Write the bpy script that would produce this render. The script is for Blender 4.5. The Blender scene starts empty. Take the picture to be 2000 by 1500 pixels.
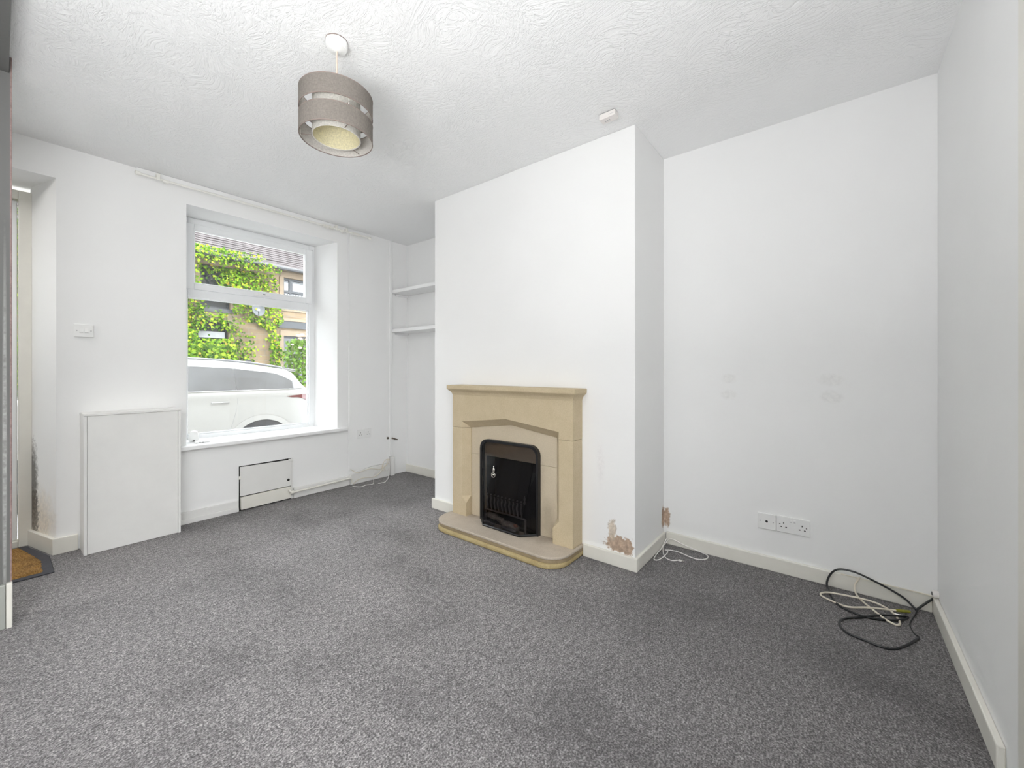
import bpy, bmesh, math, random
from mathutils import Vector, Matrix

random.seed(7)
SC = bpy.context.scene
COL = SC.collection
PI = math.pi

# ------------------------------------------------------------------ camera
cam_data = bpy.data.cameras.new('camera')
cam_data.sensor_width = 36.0
cam_data.lens = 796.57 / 2000.0 * 36.0
cam_data.shift_y = -0.0140
cam_data.clip_start = 0.02
cam_data.clip_end = 200
cam = bpy.data.objects.new('camera', cam_data)
COL.objects.link(cam)
cam.location = (0.0, 0.0, 1.0811)
cam.rotation_euler = (PI / 2, 0, -0.9003)
SC.camera = cam

# ------------------------------------------------------------------ world
SKY = 9.5
world = bpy.data.worlds.new('sky')
SC.world = world
world.use_nodes = True
wn = world.node_tree
wn.nodes['Background'].inputs['Color'].default_value = (0.93, 0.97, 1.0, 1)
wn.nodes['Background'].inputs['Strength'].default_value = SKY

# area lights: added fills and the window portal
def area(name, loc, rot, sx, sy, power, color=(1, 1, 1), portal=False):
    d = bpy.data.lights.new(name, 'AREA')
    d.shape = 'RECTANGLE'
    d.size, d.size_y = sx, sy
    d.energy = power
    d.color = color
    d.cycles.is_portal = portal
    o = bpy.data.objects.new(name, d)
    COL.objects.link(o)
    o.location = loc
    o.rotation_euler = rot
    return o
# added fill light in the unseen kitchen, reaching the room through the open archway
area('fill_kitchen_ceiling', (-0.40, -1.75, 2.38), (0, 0, 0), 2.6, 2.2, 96, (0.965, 0.985, 1.0))
# added soft fill without a fixture, thrown up at the ceiling behind the camera
area('bounce_fill_behind_camera', (-0.50, 0.40, 1.15), (PI, 0, 0), 0.9, 0.7, 44, (0.985, 0.99, 1.0))
area('hall_fill', (-0.95, 3.2, 2.37), (0, 0, 0), 0.35, 0.35, 14, (1.0, 0.98, 0.95))  # unseen fill added to brighten the front door recess
area('portal_front_window', (1.36, 3.99, 1.40), (-PI / 2, 0, 0), 1.0, 1.7, 1, portal=True)

# ------------------------------------------------------------------ colour management
SC.view_settings.view_transform = 'Standard'
SC.view_settings.look = 'None'
SC.view_settings.exposure = 0.47
SC.view_settings.gamma = 1.0
SC.view_settings.use_curve_mapping = False
SC.cycles.max_bounces = 10
SC.cycles.diffuse_bounces = 6
SC.cycles.glossy_bounces = 3
SC.cycles.use_adaptive_sampling = True
SC.cycles.adaptive_threshold = 0.05
SC.cycles.transparent_max_bounces = 16
SC.cycles.caustics_reflective = False
SC.cycles.caustics_refractive = False
SC.cycles.sample_clamp_indirect = 4.0
SC.cycles.use_denoising = True

# ------------------------------------------------------------------ materials
class NT:
    def __init__(s, name):
        s.m = bpy.data.materials.new(name)
        s.m.use_nodes = True
        s.t = s.m.node_tree
        s.b = s.t.nodes['Principled BSDF']
        s.out = s.t.nodes['Material Output']
        s._co = None
        s._nz = {}
    def n(s, typ, **kw):
        nd = s.t.nodes.new(typ)
        for k, v in kw.items():
            if k in nd.inputs:
                nd.inputs[k].default_value = v
            else:
                setattr(nd, k, v)
        return nd
    def l(s, a, b):
        s.t.links.new(a, b)
    @property
    def co(s):
        if s._co is None:
            s._co = s.n('ShaderNodeNewGeometry')
        return s._co.outputs['Position']
    def noise(s, scale, detail=3, rough=0.5, vec=None, dist=0.0):
        nd = s.n('ShaderNodeTexNoise')
        nd.inputs['Scale'].default_value = scale
        nd.inputs['Detail'].default_value = detail
        nd.inputs['Roughness'].default_value = rough
        nd.inputs['Distortion'].default_value = dist
        s.l(vec if vec is not None else s.co, nd.inputs['Vector'])
        return nd.outputs['Fac']
    def shared(s, scale):
        """one noise per material for each coarse band of scales"""
        key = 50 if scale > 24 else (14 if scale > 5 else 1.5)
        if key not in s._nz:
            s._nz[key] = s.noise(key, 4, 0.65)
        return s._nz[key]
    def ramp(s, fac, stops):
        r = s.n('ShaderNodeValToRGB')
        el = r.color_ramp.elements
        while len(el) < len(stops):
            el.new(0.5)
        for e, (p, c) in zip(el, stops):
            e.position = p
            e.color = (c[0], c[1], c[2], 1) if hasattr(c, '__len__') else (c, c, c, 1)
        s.l(fac, r.inputs['Fac'])
        return r.outputs['Color']
    def math(s, op, a, b=None):
        nd = s.n('ShaderNodeMath', operation=op)
        for i, v in enumerate((a, b)):
            if v is None:
                continue
            if isinstance(v, (int, float)):
                nd.inputs[i].default_value = v
            else:
                s.l(v, nd.inputs[i])
        return nd.outputs[0]
    def mix(s, fac, a, b, typ='MIX'):
        nd = s.n('ShaderNodeMixRGB', blend_type=typ)
        for i, v in enumerate((fac, a, b)):
            if isinstance(v, (int, float)):
                nd.inputs[i].default_value = v
            elif isinstance(v, tuple):
                nd.inputs[i].default_value = (v[0], v[1], v[2], 1)
            else:
                s.l(v, nd.inputs[i])
        return nd.outputs[0]
    def mapped(s, scale=(1, 1, 1), rot=(0, 0, 0)):
        mp = s.n('ShaderNodeMapping')
        mp.inputs['Scale'].default_value = scale
        mp.inputs['Rotation'].default_value = rot
        s.l(s.co, mp.inputs['Vector'])
        return mp.outputs[0]
    def bump(s, h, strength=0.3, dist=0.01):
        b = s.n('ShaderNodeBump')
        b.inputs['Strength'].default_value = strength
        b.inputs['Distance'].default_value = dist
        s.l(h, b.inputs['Height'])
        s.l(b.outputs[0], s.b.inputs['Normal'])
    def blob(s, c, rad, nscale=20, amp=0.6, soft=0.15):
        """1 inside an ellipsoidal patch with a ragged edge, 0 outside"""
        sub = s.n('ShaderNodeVectorMath', operation='SUBTRACT')
        s.l(s.co, sub.inputs[0])
        sub.inputs[1].default_value = c
        div = s.n('ShaderNodeVectorMath', operation='DIVIDE')
        s.l(sub.outputs[0], div.inputs[0])
        div.inputs[1].default_value = rad
        ln = s.n('ShaderNodeVectorMath', operation='LENGTH')
        s.l(div.outputs[0], ln.inputs[0])
        d = s.math('ADD', ln.outputs['Value'], s.math('MULTIPLY', s.math('SUBTRACT', s.shared(nscale), 0.5), amp * 2))
        mr = s.n('ShaderNodeMapRange')
        mr.inputs['From Min'].default_value = 1.0 - soft
        mr.inputs['From Max'].default_value = 1.0 + soft
        mr.inputs['To Min'].default_value = 1.0
        mr.inputs['To Max'].default_value = 0.0
        s.l(d, mr.inputs['Value'])
        return mr.outputs[0]

def simple(name, color, rough=0.5, metal=0.0, spec=None, vary=0.0, vscale=8, bump=0.0, bscale=60, coat=0.0):
    t = NT(name)
    t.b.inputs['Roughness'].default_value = rough
    t.b.inputs['Metallic'].default_value = metal
    if spec is not None:
        t.b.inputs['Specular IOR Level'].default_value = spec
    if coat:
        t.b.inputs['Coat Weight'].default_value = coat
    if vary:
        f = t.noise(vscale, 4, 0.6)
        lo = tuple(c * (1 - vary) for c in color)
        hi = tuple(min(1, c * (1 + vary * 0.6)) for c in color)
        t.l(t.ramp(f, [(0.3, lo), (0.7, hi)]), t.b.inputs['Base Color'])
    else:
        t.b.inputs['Base Color'].default_value = (*color, 1)
    if bump:
        t.bump(t.noise(bscale, 4, 0.6), bump, 0.004)
    return t.m

def wall_paint(name, color=(0.885, 0.885, 0.88), stains=(), bump=0.10):
    t = NT(name)
    f = t.noise(1.6, 2, 0.6)
    base = t.ramp(f, [(0.3, tuple(c * 0.975 for c in color)), (0.7, color)])
    for (c, rad, colr, ns, amp, soft, strength) in stains:
        k = t.blob(c, rad, ns, amp, soft)
        if strength < 1:
            k = t.math('MULTIPLY', k, strength)
        inner = t.mix(t.ramp(t.shared(40), [(0.35, 0.0), (0.65, 1.0)]), tuple(x * 0.8 for x in colr), tuple(min(1, x * 1.35) for x in colr))
        base = t.mix(k, base, inner)
    t.l(base, t.b.inputs['Base Color'])
    t.b.inputs['Roughness'].default_value = 0.62
    t.b.inputs['Specular IOR Level'].default_value = 0.25
    h = t.noise(9, 3, 0.55)
    t.bump(h, bump, 0.012)
    return t.m

WHITE = (0.885, 0.885, 0.88)
M = {}
BARE = (0.44, 0.33, 0.25)
M['wall'] = wall_paint('wall_paint')
M['wall_chimney'] = wall_paint('wall_paint_chimney', stains=[
    ((2.126, 0.945, 0.118), (0.05, 0.070, 0.045), BARE, 38, 0.85, 0.12, 1.0),
    ((2.126, 0.885, 0.118), (0.05, 0.030, 0.050), BARE, 55, 0.85, 0.12, 1.0),
    ((2.126, 0.975, 0.190), (0.05, 0.022, 0.055), (0.55, 0.47, 0.38), 60, 0.9, 0.2, 0.9),
    ((2.58, 0.843, 0.16), (0.028, 0.05, 0.060), BARE, 50, 0.8, 0.15, 1.0),
    ((2.126, 1.045, 0.55), (0.05, 0.018, 0.10), (0.72, 0.68, 0.69), 12, 0.6, 0.6, 0.22),
])
M['wall_alcove'] = wall_paint('wall_paint_alcove', stains=[
    ((2.597, 0.826, 0.162), (0.05, 0.020, 0.060), BARE, 50, 0.8, 0.15, 1.0),
    ((2.597, 0.479, 1.031), (0.05, 0.036, 0.028), (0.66, 0.65, 0.62), 14, 0.4, 0.25, 0.20),
    ((2.597, 0.479, 0.938), (0.05, 0.036, 0.026), (0.66, 0.65, 0.62), 14, 0.4, 0.25, 0.20),
    ((2.597, 0.018, 1.030), (0.05, 0.048, 0.030), (0.66, 0.65, 0.62), 14, 0.4, 0.25, 0.20),
    ((2.597, 0.018, 0.945), (0.05, 0.042, 0.030), (0.66, 0.65, 0.62), 14, 0.4, 0.25, 0.20),
])
M['wall_front'] = wall_paint('wall_paint_front', stains=[
    ((0.160, 3.80, 0.16), (0.06, 0.20, 0.16), (0.66, 0.56, 0.42), 10, 0.5, 0.5, 0.55),
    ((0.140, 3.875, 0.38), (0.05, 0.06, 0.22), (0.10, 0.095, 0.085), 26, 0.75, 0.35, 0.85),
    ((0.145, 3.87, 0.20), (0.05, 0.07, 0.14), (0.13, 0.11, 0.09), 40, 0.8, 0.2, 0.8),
    ((2.12, 3.58, 2.385), (0.10, 0.03, 0.02), (0.60, 0.50, 0.38), 30, 0.5, 0.4, 0.6),
    ((2.02, 3.58, 2.372), (0.02, 0.03, 0.010), (0.06, 0.05, 0.04), 50, 0.4, 0.2, 0.9),
])
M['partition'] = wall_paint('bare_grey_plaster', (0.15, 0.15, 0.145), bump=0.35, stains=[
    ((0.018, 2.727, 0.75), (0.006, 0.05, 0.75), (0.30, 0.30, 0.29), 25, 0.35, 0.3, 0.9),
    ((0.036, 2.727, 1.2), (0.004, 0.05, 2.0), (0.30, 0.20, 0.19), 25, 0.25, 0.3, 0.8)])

# artex ceiling : short swirled ridges, smoother over the alcove
t = NT('textured_ceiling')
wv = t.noise(2.2, 2, 0.5)
cmb = t.n('ShaderNodeVectorMath', operation='MULTIPLY_ADD')
t.l(t.mapped((1.0, 0.45, 1.0), (0, 0, 0.5)), cmb.inputs[0])
cmb.inputs[1].default_value = (1, 1, 1)
nz = t.n('ShaderNodeTexNoise')
nz.inputs['Scale'].default_value = 2.6
nz.inputs['Detail'].default_value = 2
t.l(t.co, nz.inputs['Vector'])
sc_ = t.n('ShaderNodeVectorMath', operation='SCALE')
t.l(nz.outputs['Color'], sc_.inputs[0])
sc_.inputs['Scale'].default_value = 0.35
t.l(sc_.outputs[0], cmb.inputs[2])
h1 = t.noise(75, 4, 0.62, cmb.outputs[0], 0.6)
h1 = t.ramp(h1, [(0.42, 0.0), (0.50, 0.7), (0.64, 1.0)])
h2 = t.noise(3.0, 3, 0.5)
h = t.math('MULTIPLY', h1, t.ramp(h2, [(0.25, 0.45), (0.65, 1.0)]))
smooth_al = t.blob((2.55, 0.3, 2.4), (0.42, 0.75, 0.5), 3, 0.15, 0.25)
smooth_co = t.blob((2.5, 3.2, 2.4), (0.8, 0.7, 0.5), 3, 0.15, 0.35)
k = t.math('SUBTRACT', 1.0, t.math('MULTIPLY', t.math('MAXIMUM', smooth_al, smooth_co), 0.75))
h = t.math('MULTIPLY', h, k)
t.bump(h, 0.48, 0.006)
t.l(t.ramp(t.noise(0.9, 3, 0.5), [(0.3, (0.90, 0.905, 0.905)), (0.7, (0.92, 0.92, 0.92))]), t.b.inputs['Base Color'])
t.b.inputs['Roughness'].default_value = 0.75
t.b.inputs['Specular IOR Level'].default_value = 0.2
M['ceiling'] = t.m

# carpet : grey twist pile with flecks and trodden patches
t = NT('grey_carpet')
fine = t.noise(165, 5, 0.72)
mid = t.noise(46, 4, 0.6)
fl = t.math('ADD', t.math('MULTIPLY', fine, 0.78), t.math('MULTIPLY', mid, 0.22))
col = t.ramp(fl, [(0.34, (0.019, 0.0175, 0.0185)), (0.46, (0.092, 0.0865, 0.088)), (0.55, (0.27, 0.256, 0.256)), (0.66, (0.62, 0.59, 0.585))])
patch = t.noise(1.7, 4, 0.62, t.mapped((1.0, 0.7, 1.0), (0, 0, 0.6)))
pm = t.ramp(patch, [(0.33, 0.60), (0.48, 0.93), (0.68, 1.12)])
col = t.mix(1.0, col, pm, 'MULTIPLY')
# paler middle of the floor: trodden wear plus window light painted in
worn_lit = t.blob((0.85, 2.15, 0.0), (1.25, 1.15, 1.0), 1.3, 0.5, 0.55)
col = t.mix(1.0, col, t.ramp(worn_lit, [(0.0, 1.0), (1.0, 1.60)]), 'MULTIPLY')
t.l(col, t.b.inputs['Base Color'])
t.b.inputs['Roughness'].default_value = 0.95
t.b.inputs['Specular IOR Level'].default_value = 0.1
t.b.inputs['Sheen Weight'].default_value = 0.30
t.b.inputs['Sheen Roughness'].default_value = 0.35
t.b.inputs['Sheen Tint'].default_value = (0.95, 0.93, 0.93, 1)
t.bump(t.math('ADD', fine, t.math('MULTIPLY', mid, 0.6)), 0.8, 0.010)
M['carpet'] = t.m

M['cream_gloss'] = simple('cream_gloss_paint', (0.79, 0.77, 0.705), 0.32, vary=0.05, vscale=5, bump=0.05, bscale=40)
M['shaded_gloss'] = simple('shaded_gloss_paint', (0.36, 0.37, 0.34), 0.4, vary=0.1)  # partition skirting paint, darkened for the shadow it stands in
M['white_gloss'] = simple('white_gloss_paint', (0.79, 0.785, 0.765), 0.30, vary=0.03, vscale=6, bump=0.04, bscale=25)
M['tile'] = simple('pale_floor_tile', (0.80, 0.79, 0.77), 0.4, vary=0.08)
M['shelf'] = simple('white_shelf_paint', (0.86, 0.86, 0.86), 0.4, vary=0.02)
M['upvc'] = simple('white_upvc', (0.86, 0.87, 0.88), 0.25, vary=0.02, vscale=3)
M['gasket'] = simple('grey_gasket', (0.25, 0.25, 0.26), 0.7, vary=0.05)
M['gap'] = simple('dark_gap', (0.015, 0.014, 0.013), 0.9, vary=0.1)
M['plastic'] = simple('white_plastic', (0.84, 0.84, 0.83), 0.28, vary=0.02)
M['old_plastic'] = simple('aged_white_plastic', (0.80, 0.765, 0.74), 0.35, vary=0.05)
M['cream_plastic'] = simple('cream_plastic', (0.86, 0.85, 0.80), 0.35, vary=0.05)
M['hole'] = simple('socket_hole', (0.03, 0.03, 0.03), 0.6, vary=0.1)
M['switch_grey'] = simple('grey_print', (0.45, 0.45, 0.46), 0.5, vary=0.05)
M['metal'] = simple('bright_metal', (0.72, 0.70, 0.66), 0.22, 1.0, vary=0.05)
M['brass'] = simple('tarnished_brass', (0.12, 0.10, 0.08), 0.4, 0.8, vary=0.2)
M['black_cable'] = simple('black_cable', (0.012, 0.013, 0.015), 0.32, vary=0.1)
M['white_cable'] = simple('white_cable', (0.80, 0.78, 0.76), 0.4, vary=0.04)
M['cream_cable'] = simple('cream_cable', (0.74, 0.68, 0.57), 0.4, vary=0.05)
M['yellow_tape'] = simple('yellow_green_sleeve', (0.30, 0.29, 0.03), 0.5, vary=0.2, vscale=60)
M['rubber'] = simple('dark_rubber', (0.055, 0.055, 0.065), 0.8, vary=0.2, vscale=40, bump=0.4, bscale=300)

t = NT('coir')
f = t.noise(190, 5, 0.7, t.mapped((1.0, 0.35, 1), (0, 0, 0.5)))
g = t.noise(14, 4, 0.6)
c = t.ramp(f, [(0.3, (0.16, 0.075, 0.018)), (0.5, (0.42, 0.22, 0.055)), (0.72, (0.66, 0.40, 0.13))])
c = t.mix(1.0, c, t.ramp(g, [(0.3, 0.7), (0.7, 1.1)]), 'MULTIPLY')
t.l(c, t.b.inputs['Base Color'])
t.b.inputs['Roughness'].default_value = 0.95
t.bump(f, 1.0, 0.01)
M['coir'] = t.m

def stone(name, a, b, bump=0.12):
    t = NT(name)
    f = t.noise(9, 6, 0.68)
    g = t.noise(240, 3, 0.7)
    c = t.ramp(f, [(0.28, a), (0.72, b)])
    c = t.mix(0.35, c, t.ramp(g, [(0.3, tuple(x * 0.7 for x in a)), (0.7, tuple(min(1, x * 1.15) for x in b))]))
    k = t.blob((2.05, 1.36, 0.16), (0.1, 0.05, 0.12), 14, 0.6, 0.4)
    c = t.mix(t.math('MULTIPLY', k, 0.35), c, (0.18, 0.14, 0.10))
    t.l(c, t.b.inputs['Base Color'])
    t.b.inputs['Roughness'].default_value = 0.7
    t.b.inputs['Specular IOR Level'].default_value = 0.25
    t.bump(t.math('ADD', t.noise(30, 5, 0.6), t.math('MULTIPLY', g, 0.25)), bump, 0.006)
    return t.m
M['stone'] = stone('sandstone', (0.505, 0.41, 0.265), (0.61, 0.51, 0.355))
M['stone_in'] = stone('pale_sandstone', (0.55, 0.465, 0.34), (0.62, 0.535, 0.405))
M['stone_hearth'] = stone('worn_hearth_stone', (0.42, 0.36, 0.29), (0.54, 0.47, 0.39))
M['stone_edge'] = stone('weathered_hearth_edge', (0.27, 0.205, 0.125), (0.38, 0.30, 0.19), 0.4)
M['stone_base'] = stone('rough_hearth_base', (0.36, 0.27, 0.12), (0.56, 0.46, 0.26), 1.0)
M['black_metal'] = simple('black_metal', (0.010, 0.010, 0.012), 0.35, vary=0.2)
M['firebox'] = simple('sooty_firebox', (0.020, 0.019, 0.023), 0.75, vary=0.3, vscale=12)
M['grate'] = simple('cast_iron', (0.22, 0.215, 0.22), 0.45, 0.6, vary=0.2)
M['log'] = simple('ceramic_log', (0.30, 0.26, 0.22), 0.9, vary=0.5, vscale=30, bump=0.6, bscale=50)
M['ember'] = simple('ceramic_ember', (0.45, 0.20, 0.14), 0.9, vary=0.4, vscale=30, bump=0.6, bscale=60)

def glass(name, tint, gloss_rough=0.0, dirt=0.0, dirt_col=(0.75, 0.77, 0.78), refl=1.0, zlo=None):
    """a thin pane: straight-through transmission, fresnel reflection, a film of dirt"""
    t = NT(name)
    t.t.nodes.remove(t.b)
    tr = t.n('ShaderNodeBsdfTransparent')
    tr.inputs['Color'].default_value = (*tint, 1)
    gl = t.n('ShaderNodeBsdfGlossy')
    gl.inputs['Roughness'].default_value = gloss_rough
    fr = t.n('ShaderNodeFresnel')
    fr.inputs['IOR'].default_value = 1.45
    mx = t.n('ShaderNodeMixShader')
    t.l(t.math('MULTIPLY', fr.outputs[0], refl), mx.inputs[0])
    t.l(tr.outputs[0], mx.inputs[1])
    t.l(gl.outputs[0], mx.inputs[2])
    last = mx.outputs[0]
    if dirt:
        df = t.n('ShaderNodeBsdfDiffuse')
        df.inputs['Color'].default_value = (*dirt_col, 1)
        tl = t.n('ShaderNodeBsdfTranslucent')
        tl.inputs['Color'].default_value = (*dirt_col, 1)
        ms = t.n('ShaderNodeMixShader')
        ms.inputs[0].default_value = 0.5
        t.l(df.outputs[0], ms.inputs[1])
        t.l(tl.outputs[0], ms.inputs[2])
        m2 = t.n('ShaderNodeMixShader')
        f = t.math('MULTIPLY', t.ramp(t.noise(7, 4, 0.6, t.mapped((1, 1, 0.3))), [(0.35, 0.25), (0.7, 1.0)]), dirt)
        t.l(f, m2.inputs[0])
        t.l(last, m2.inputs[1])
        t.l(ms.outputs[0], m2.inputs[2])
        last = m2.outputs[0]
    t.l(last, t.out.inputs['Surface'])
    return t.m
M['pane'] = glass('window_glass', (0.96, 0.97, 0.97), dirt=0.02, refl=0.6)
M['smoked'] = glass('smoked_glass', (0.47, 0.45, 0.46), refl=0.9)
M['frosted'] = glass('obscure_door_glass', (0.92, 0.94, 0.93), 0.3, dirt=0.95)

def fabric(name, col, col_in=None, trans=0.25):
    t = NT(name)
    w = t.noise(420, 2, 0.5, t.mapped((1, 1, 0.25)))
    w2 = t.noise(420, 2, 0.5, t.mapped((0.25, 0.25, 1)))
    f = t.math('MULTIPLY', t.math('ADD', w, w2), 0.5)
    c = t.ramp(f, [(0.35, tuple(x * 0.82 for x in col)), (0.65, tuple(min(1, x * 1.15) for x in col))])
    if col_in:
        pass
    t.l(c, t.b.inputs['Base Color'])
    t.b.inputs['Roughness'].default_value = 0.9
    t.b.inputs['Specular IOR Level'].default_value = 0.1
    tl = t.n('ShaderNodeBsdfTranslucent')
    t.l(c, tl.inputs['Color'])
    mx = t.n('ShaderNodeMixShader')
    mx.inputs[0].default_value = trans
    t.l(t.b.outputs[0], mx.inputs[1])
    t.l(tl.outputs[0], mx.inputs[2])
    t.l(mx.outputs[0], t.out.inputs['Surface'])
    t.bump(f, 0.2, 0.002)
    return t.m
M['shade'] = fabric('taupe_linen', (0.205, 0.185, 0.165), trans=0.12)
M['inner_shade'] = fabric('white_linen', (0.80, 0.78, 0.73), trans=0.30)
M['band_lining'] = fabric('pale_band_lining', (0.62, 0.59, 0.55), trans=0.12)
M['shade_lining'] = fabric('cream_lining', (0.80, 0.745, 0.52), trans=0.25)
M['trim_edge'] = simple('taupe_edging', (0.22, 0.17, 0.15), 0.8, vary=0.1)
M['cord'] = simple('pendant_cord', (0.60, 0.50, 0.42), 0.6, vary=0.1)

# ------------------------------------------------------------------ mesh helpers
class MB:
    def __init__(s):
        s.v = []
        s.f = []
        s.mi = []
    def add(s, verts, faces, mi=0):
        o = len(s.v)
        s.v += [tuple(v) for v in verts]
        s.f += [tuple(i + o for i in f) for f in faces]
        s.mi += [mi] * len(faces)
        return s
    def box(s, x0, x1, y0, y1, z0, z1, mi=0):
        x0, x1 = min(x0, x1), max(x0, x1); y0, y1 = min(y0, y1), max(y0, y1); z0, z1 = min(z0, z1), max(z0, z1)
        v = [(x0, y0, z0), (x1, y0, z0), (x1, y1, z0), (x0, y1, z0), (x0, y0, z1), (x1, y0, z1), (x1, y1, z1), (x0, y1, z1)]
        f = [(0, 3, 2, 1), (4, 5, 6, 7), (0, 1, 5, 4), (1, 2, 6, 5), (2, 3, 7, 6), (3, 0, 4, 7)]
        return s.add(v, f, mi)
    def prism(s, poly, a0, a1, axis='z', mi=0):
        """extrude a 2D polygon; axis z: (x,y), axis x: (y,z), axis y: (x,z)"""
        def P(p, a):
            return {'z': (p[0], p[1], a), 'x': (a, p[0], p[1]), 'y': (p[0], a, p[1])}[axis]
        n = len(poly)
        v = [P(p, a0) for p in poly] + [P(p, a1) for p in poly]
        f = [tuple(range(n))[::-1], tuple(range(n, 2 * n))]
        f += [(i, (i + 1) % n, (i + 1) % n + n, i + n) for i in range(n)]
        return s.add(v, f, mi)
    def loft(s, rings, closed=True, caps=True, mi=0):
        n = len(rings[0])
        v = [p for r in rings for p in r]
        f = []
        m = n if closed else n - 1
        for k in range(len(rings) - 1):
            for i in range(m):
                j = (i + 1) % n
                f.append((k * n + i, k * n + j, (k + 1) * n + j, (k + 1) * n + i))
        if caps and closed:
            f.append(tuple(range(n))[::-1])
            f.append(tuple(range((len(rings) - 1) * n, len(rings) * n)))
        return s.add(v, f, mi)
    def tube(s, pts, r, n=8, mi=0):
        pts = [Vector(p) for p in pts]
        rings = []
        up = None
        for i, p in enumerate(pts):
            d = (pts[min(i + 1, len(pts) - 1)] - pts[max(i - 1, 0)])
            if d.length < 1e-9:
                d = Vector((0, 0, 1))
            d.normalize()
            if up is None:
                up = d.orthogonal().normalized()
            up = (up - d * up.dot(d))
            up = up.normalized() if up.length > 1e-6 else d.orthogonal().normalized()
            sd = d.cross(up)
            rr = r[i] if hasattr(r, '__len__') else r
            rings.append([p + (up * math.cos(a) + sd * math.sin(a)) * rr for a in [2 * PI * k / n for k in range(n)]])
        return s.loft(rings, mi=mi)
    def lathe(s, c, prof, n=32, axis='z', mi=0, cap=True):
        """prof: list of (radius, height along axis)"""
        rings = []
        for (r, h) in prof:
            ring = []
            for k in range(n):
                a = 2 * PI * k / n
                u, w = r * math.cos(a), r * math.sin(a)
                ring.append({'z': (c[0] + u, c[1] + w, c[2] + h), 'x': (c[0] + h, c[1] + u, c[2] + w), 'y': (c[0] + w, c[1] + h, c[2] + u)}[axis])
            rings.append(ring)
        return s.loft(rings, caps=cap, mi=mi)
    def sphere(s, c, r, n=12, m=8, sq=(1, 1, 1), mi=0):
        rings = []
        for i in range(1, m):
            th = PI * i / m
            rings.append([(c[0] + r * sq[0] * math.sin(th) * math.cos(2 * PI * k / n), c[1] + r * sq[1] * math.sin(th) * math.sin(2 * PI * k / n), c[2] - r * sq[2] * math.cos(th)) for k in range(n)])
        return s.loft(rings, mi=mi)
    def torus(s, c, R, r, axis='x', n=24, m=8, mi=0):
        pts = []
        v, f = [], []
        for i in range(n):
            a = 2 * PI * i / n
            for j in range(m):
                b = 2 * PI * j / m
                u, w, h = (R + r * math.cos(b)) * math.cos(a), (R + r * math.cos(b)) * math.sin(a), r * math.sin(b)
                v.append({'z': (c[0] + u, c[1] + w, c[2] + h), 'x': (c[0] + h, c[1] + u, c[2] + w), 'y': (c[0] + w, c[1] + h, c[2] + u)}[axis])
        for i in range(n):
            for j in range(m):
                f.append((i * m + j, ((i + 1) % n) * m + j, ((i + 1) % n) * m + (j + 1) % m, i * m + (j + 1) % m))
        return s.add(v, f, mi)
    def obj(s, name, mats, root=None, bevel=0.0, segs=2, smooth=False, origin=None):
        o3 = Vector(origin) if origin is not None else Vector((0, 0, 0))
        off = Vector((0, 0, 0))
        if root is not None:
            r = root
            off = Vector((0, 0, 0))
            while r is not None:
                off += r.location
                r = r.parent
        me = bpy.data.meshes.new(name)
        tot = off + o3
        me.from_pydata([Vector(v) - tot for v in s.v], [], s.f)
        if not isinstance(mats, (list, tuple)):
            mats = [mats]
        for mt in mats:
            me.materials.append(M[mt] if isinstance(mt, str) else mt)
        for p, k in zip(me.polygons, s.mi):
            p.material_index = k
        bm = bmesh.new()
        bm.from_mesh(me)
        bmesh.ops.recalc_face_normals(bm, faces=bm.faces)
        if bevel > 0:
            ed = [e for e in bm.edges if len(e.link_faces) == 2 and e.calc_face_angle(0) > 0.45]
            bmesh.ops.bevel(bm, geom=ed, offset=bevel, segments=segs, profile=0.5, affect='EDGES', clamp_overlap=True)
        for f in bm.faces:
            f.smooth = smooth
        bm.to_mesh(me)
        bm.free()
        if smooth:
            try:
                me.set_sharp_from_angle(angle=0.7)
            except Exception:
                pass
        o = bpy.data.objects.new(name, me)
        COL.objects.link(o)
        if root is not None:
            o.parent = root
        o.location = o3
        return o

def crom(pts, k=6):
    """smooth a polyline"""
    P = [Vector(p) for p in pts]
    out = []
    for i in range(len(P) - 1):
        p0, p1, p2, p3 = P[max(i - 1, 0)], P[i], P[i + 1], P[min(i + 2, len(P) - 1)]
        for j in range(k):
            u = j / k
            out.append(0.5 * ((2 * p1) + (p2 - p0) * u + (2 * p0 - 5 * p1 + 4 * p2 - p3) * u * u + (3 * p1 - p0 - 3 * p2 + p3) * u ** 3))
    out.append(P[-1])
    return out

def tag(o, label, cat, group=None, kind=None):
    o['label'] = label
    if cat:
        o['category'] = cat
    if group:
        o['group'] = group
    if kind:
        o['kind'] = kind
    return o
def thing(name, loc, label, cat, group=None):
    e = bpy.data.objects.new(name, None)
    e.empty_display_size = 0.05
    COL.objects.link(e)
    e.location = loc
    return tag(e, label, cat, group)
def struct(o, label=None):
    o['kind'] = 'structure'
    if label:
        o['label'] = label
    return o

# ------------------------------------------------------------------ room shell
H = 2.4
YW, XC, XA1, XA2, YR = 3.58, 2.126, 2.713, 2.597, -0.356
YC1, YC2 = 2.458, 0.843
XL = -1.9
YO = 4.02                     # outer face of the front wall

struct(MB().box(XL - 0.1, 2.85, YR - 0.12, YO, -0.12, 0.0).obj('floor', 'carpet'), 'grey speckled twist pile carpet')
struct(MB().box(XL - 0.1, 2.85, YR - 0.12, YO, H, H + 0.12).obj('ceiling', 'ceiling'), 'white textured plaster ceiling')

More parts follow.
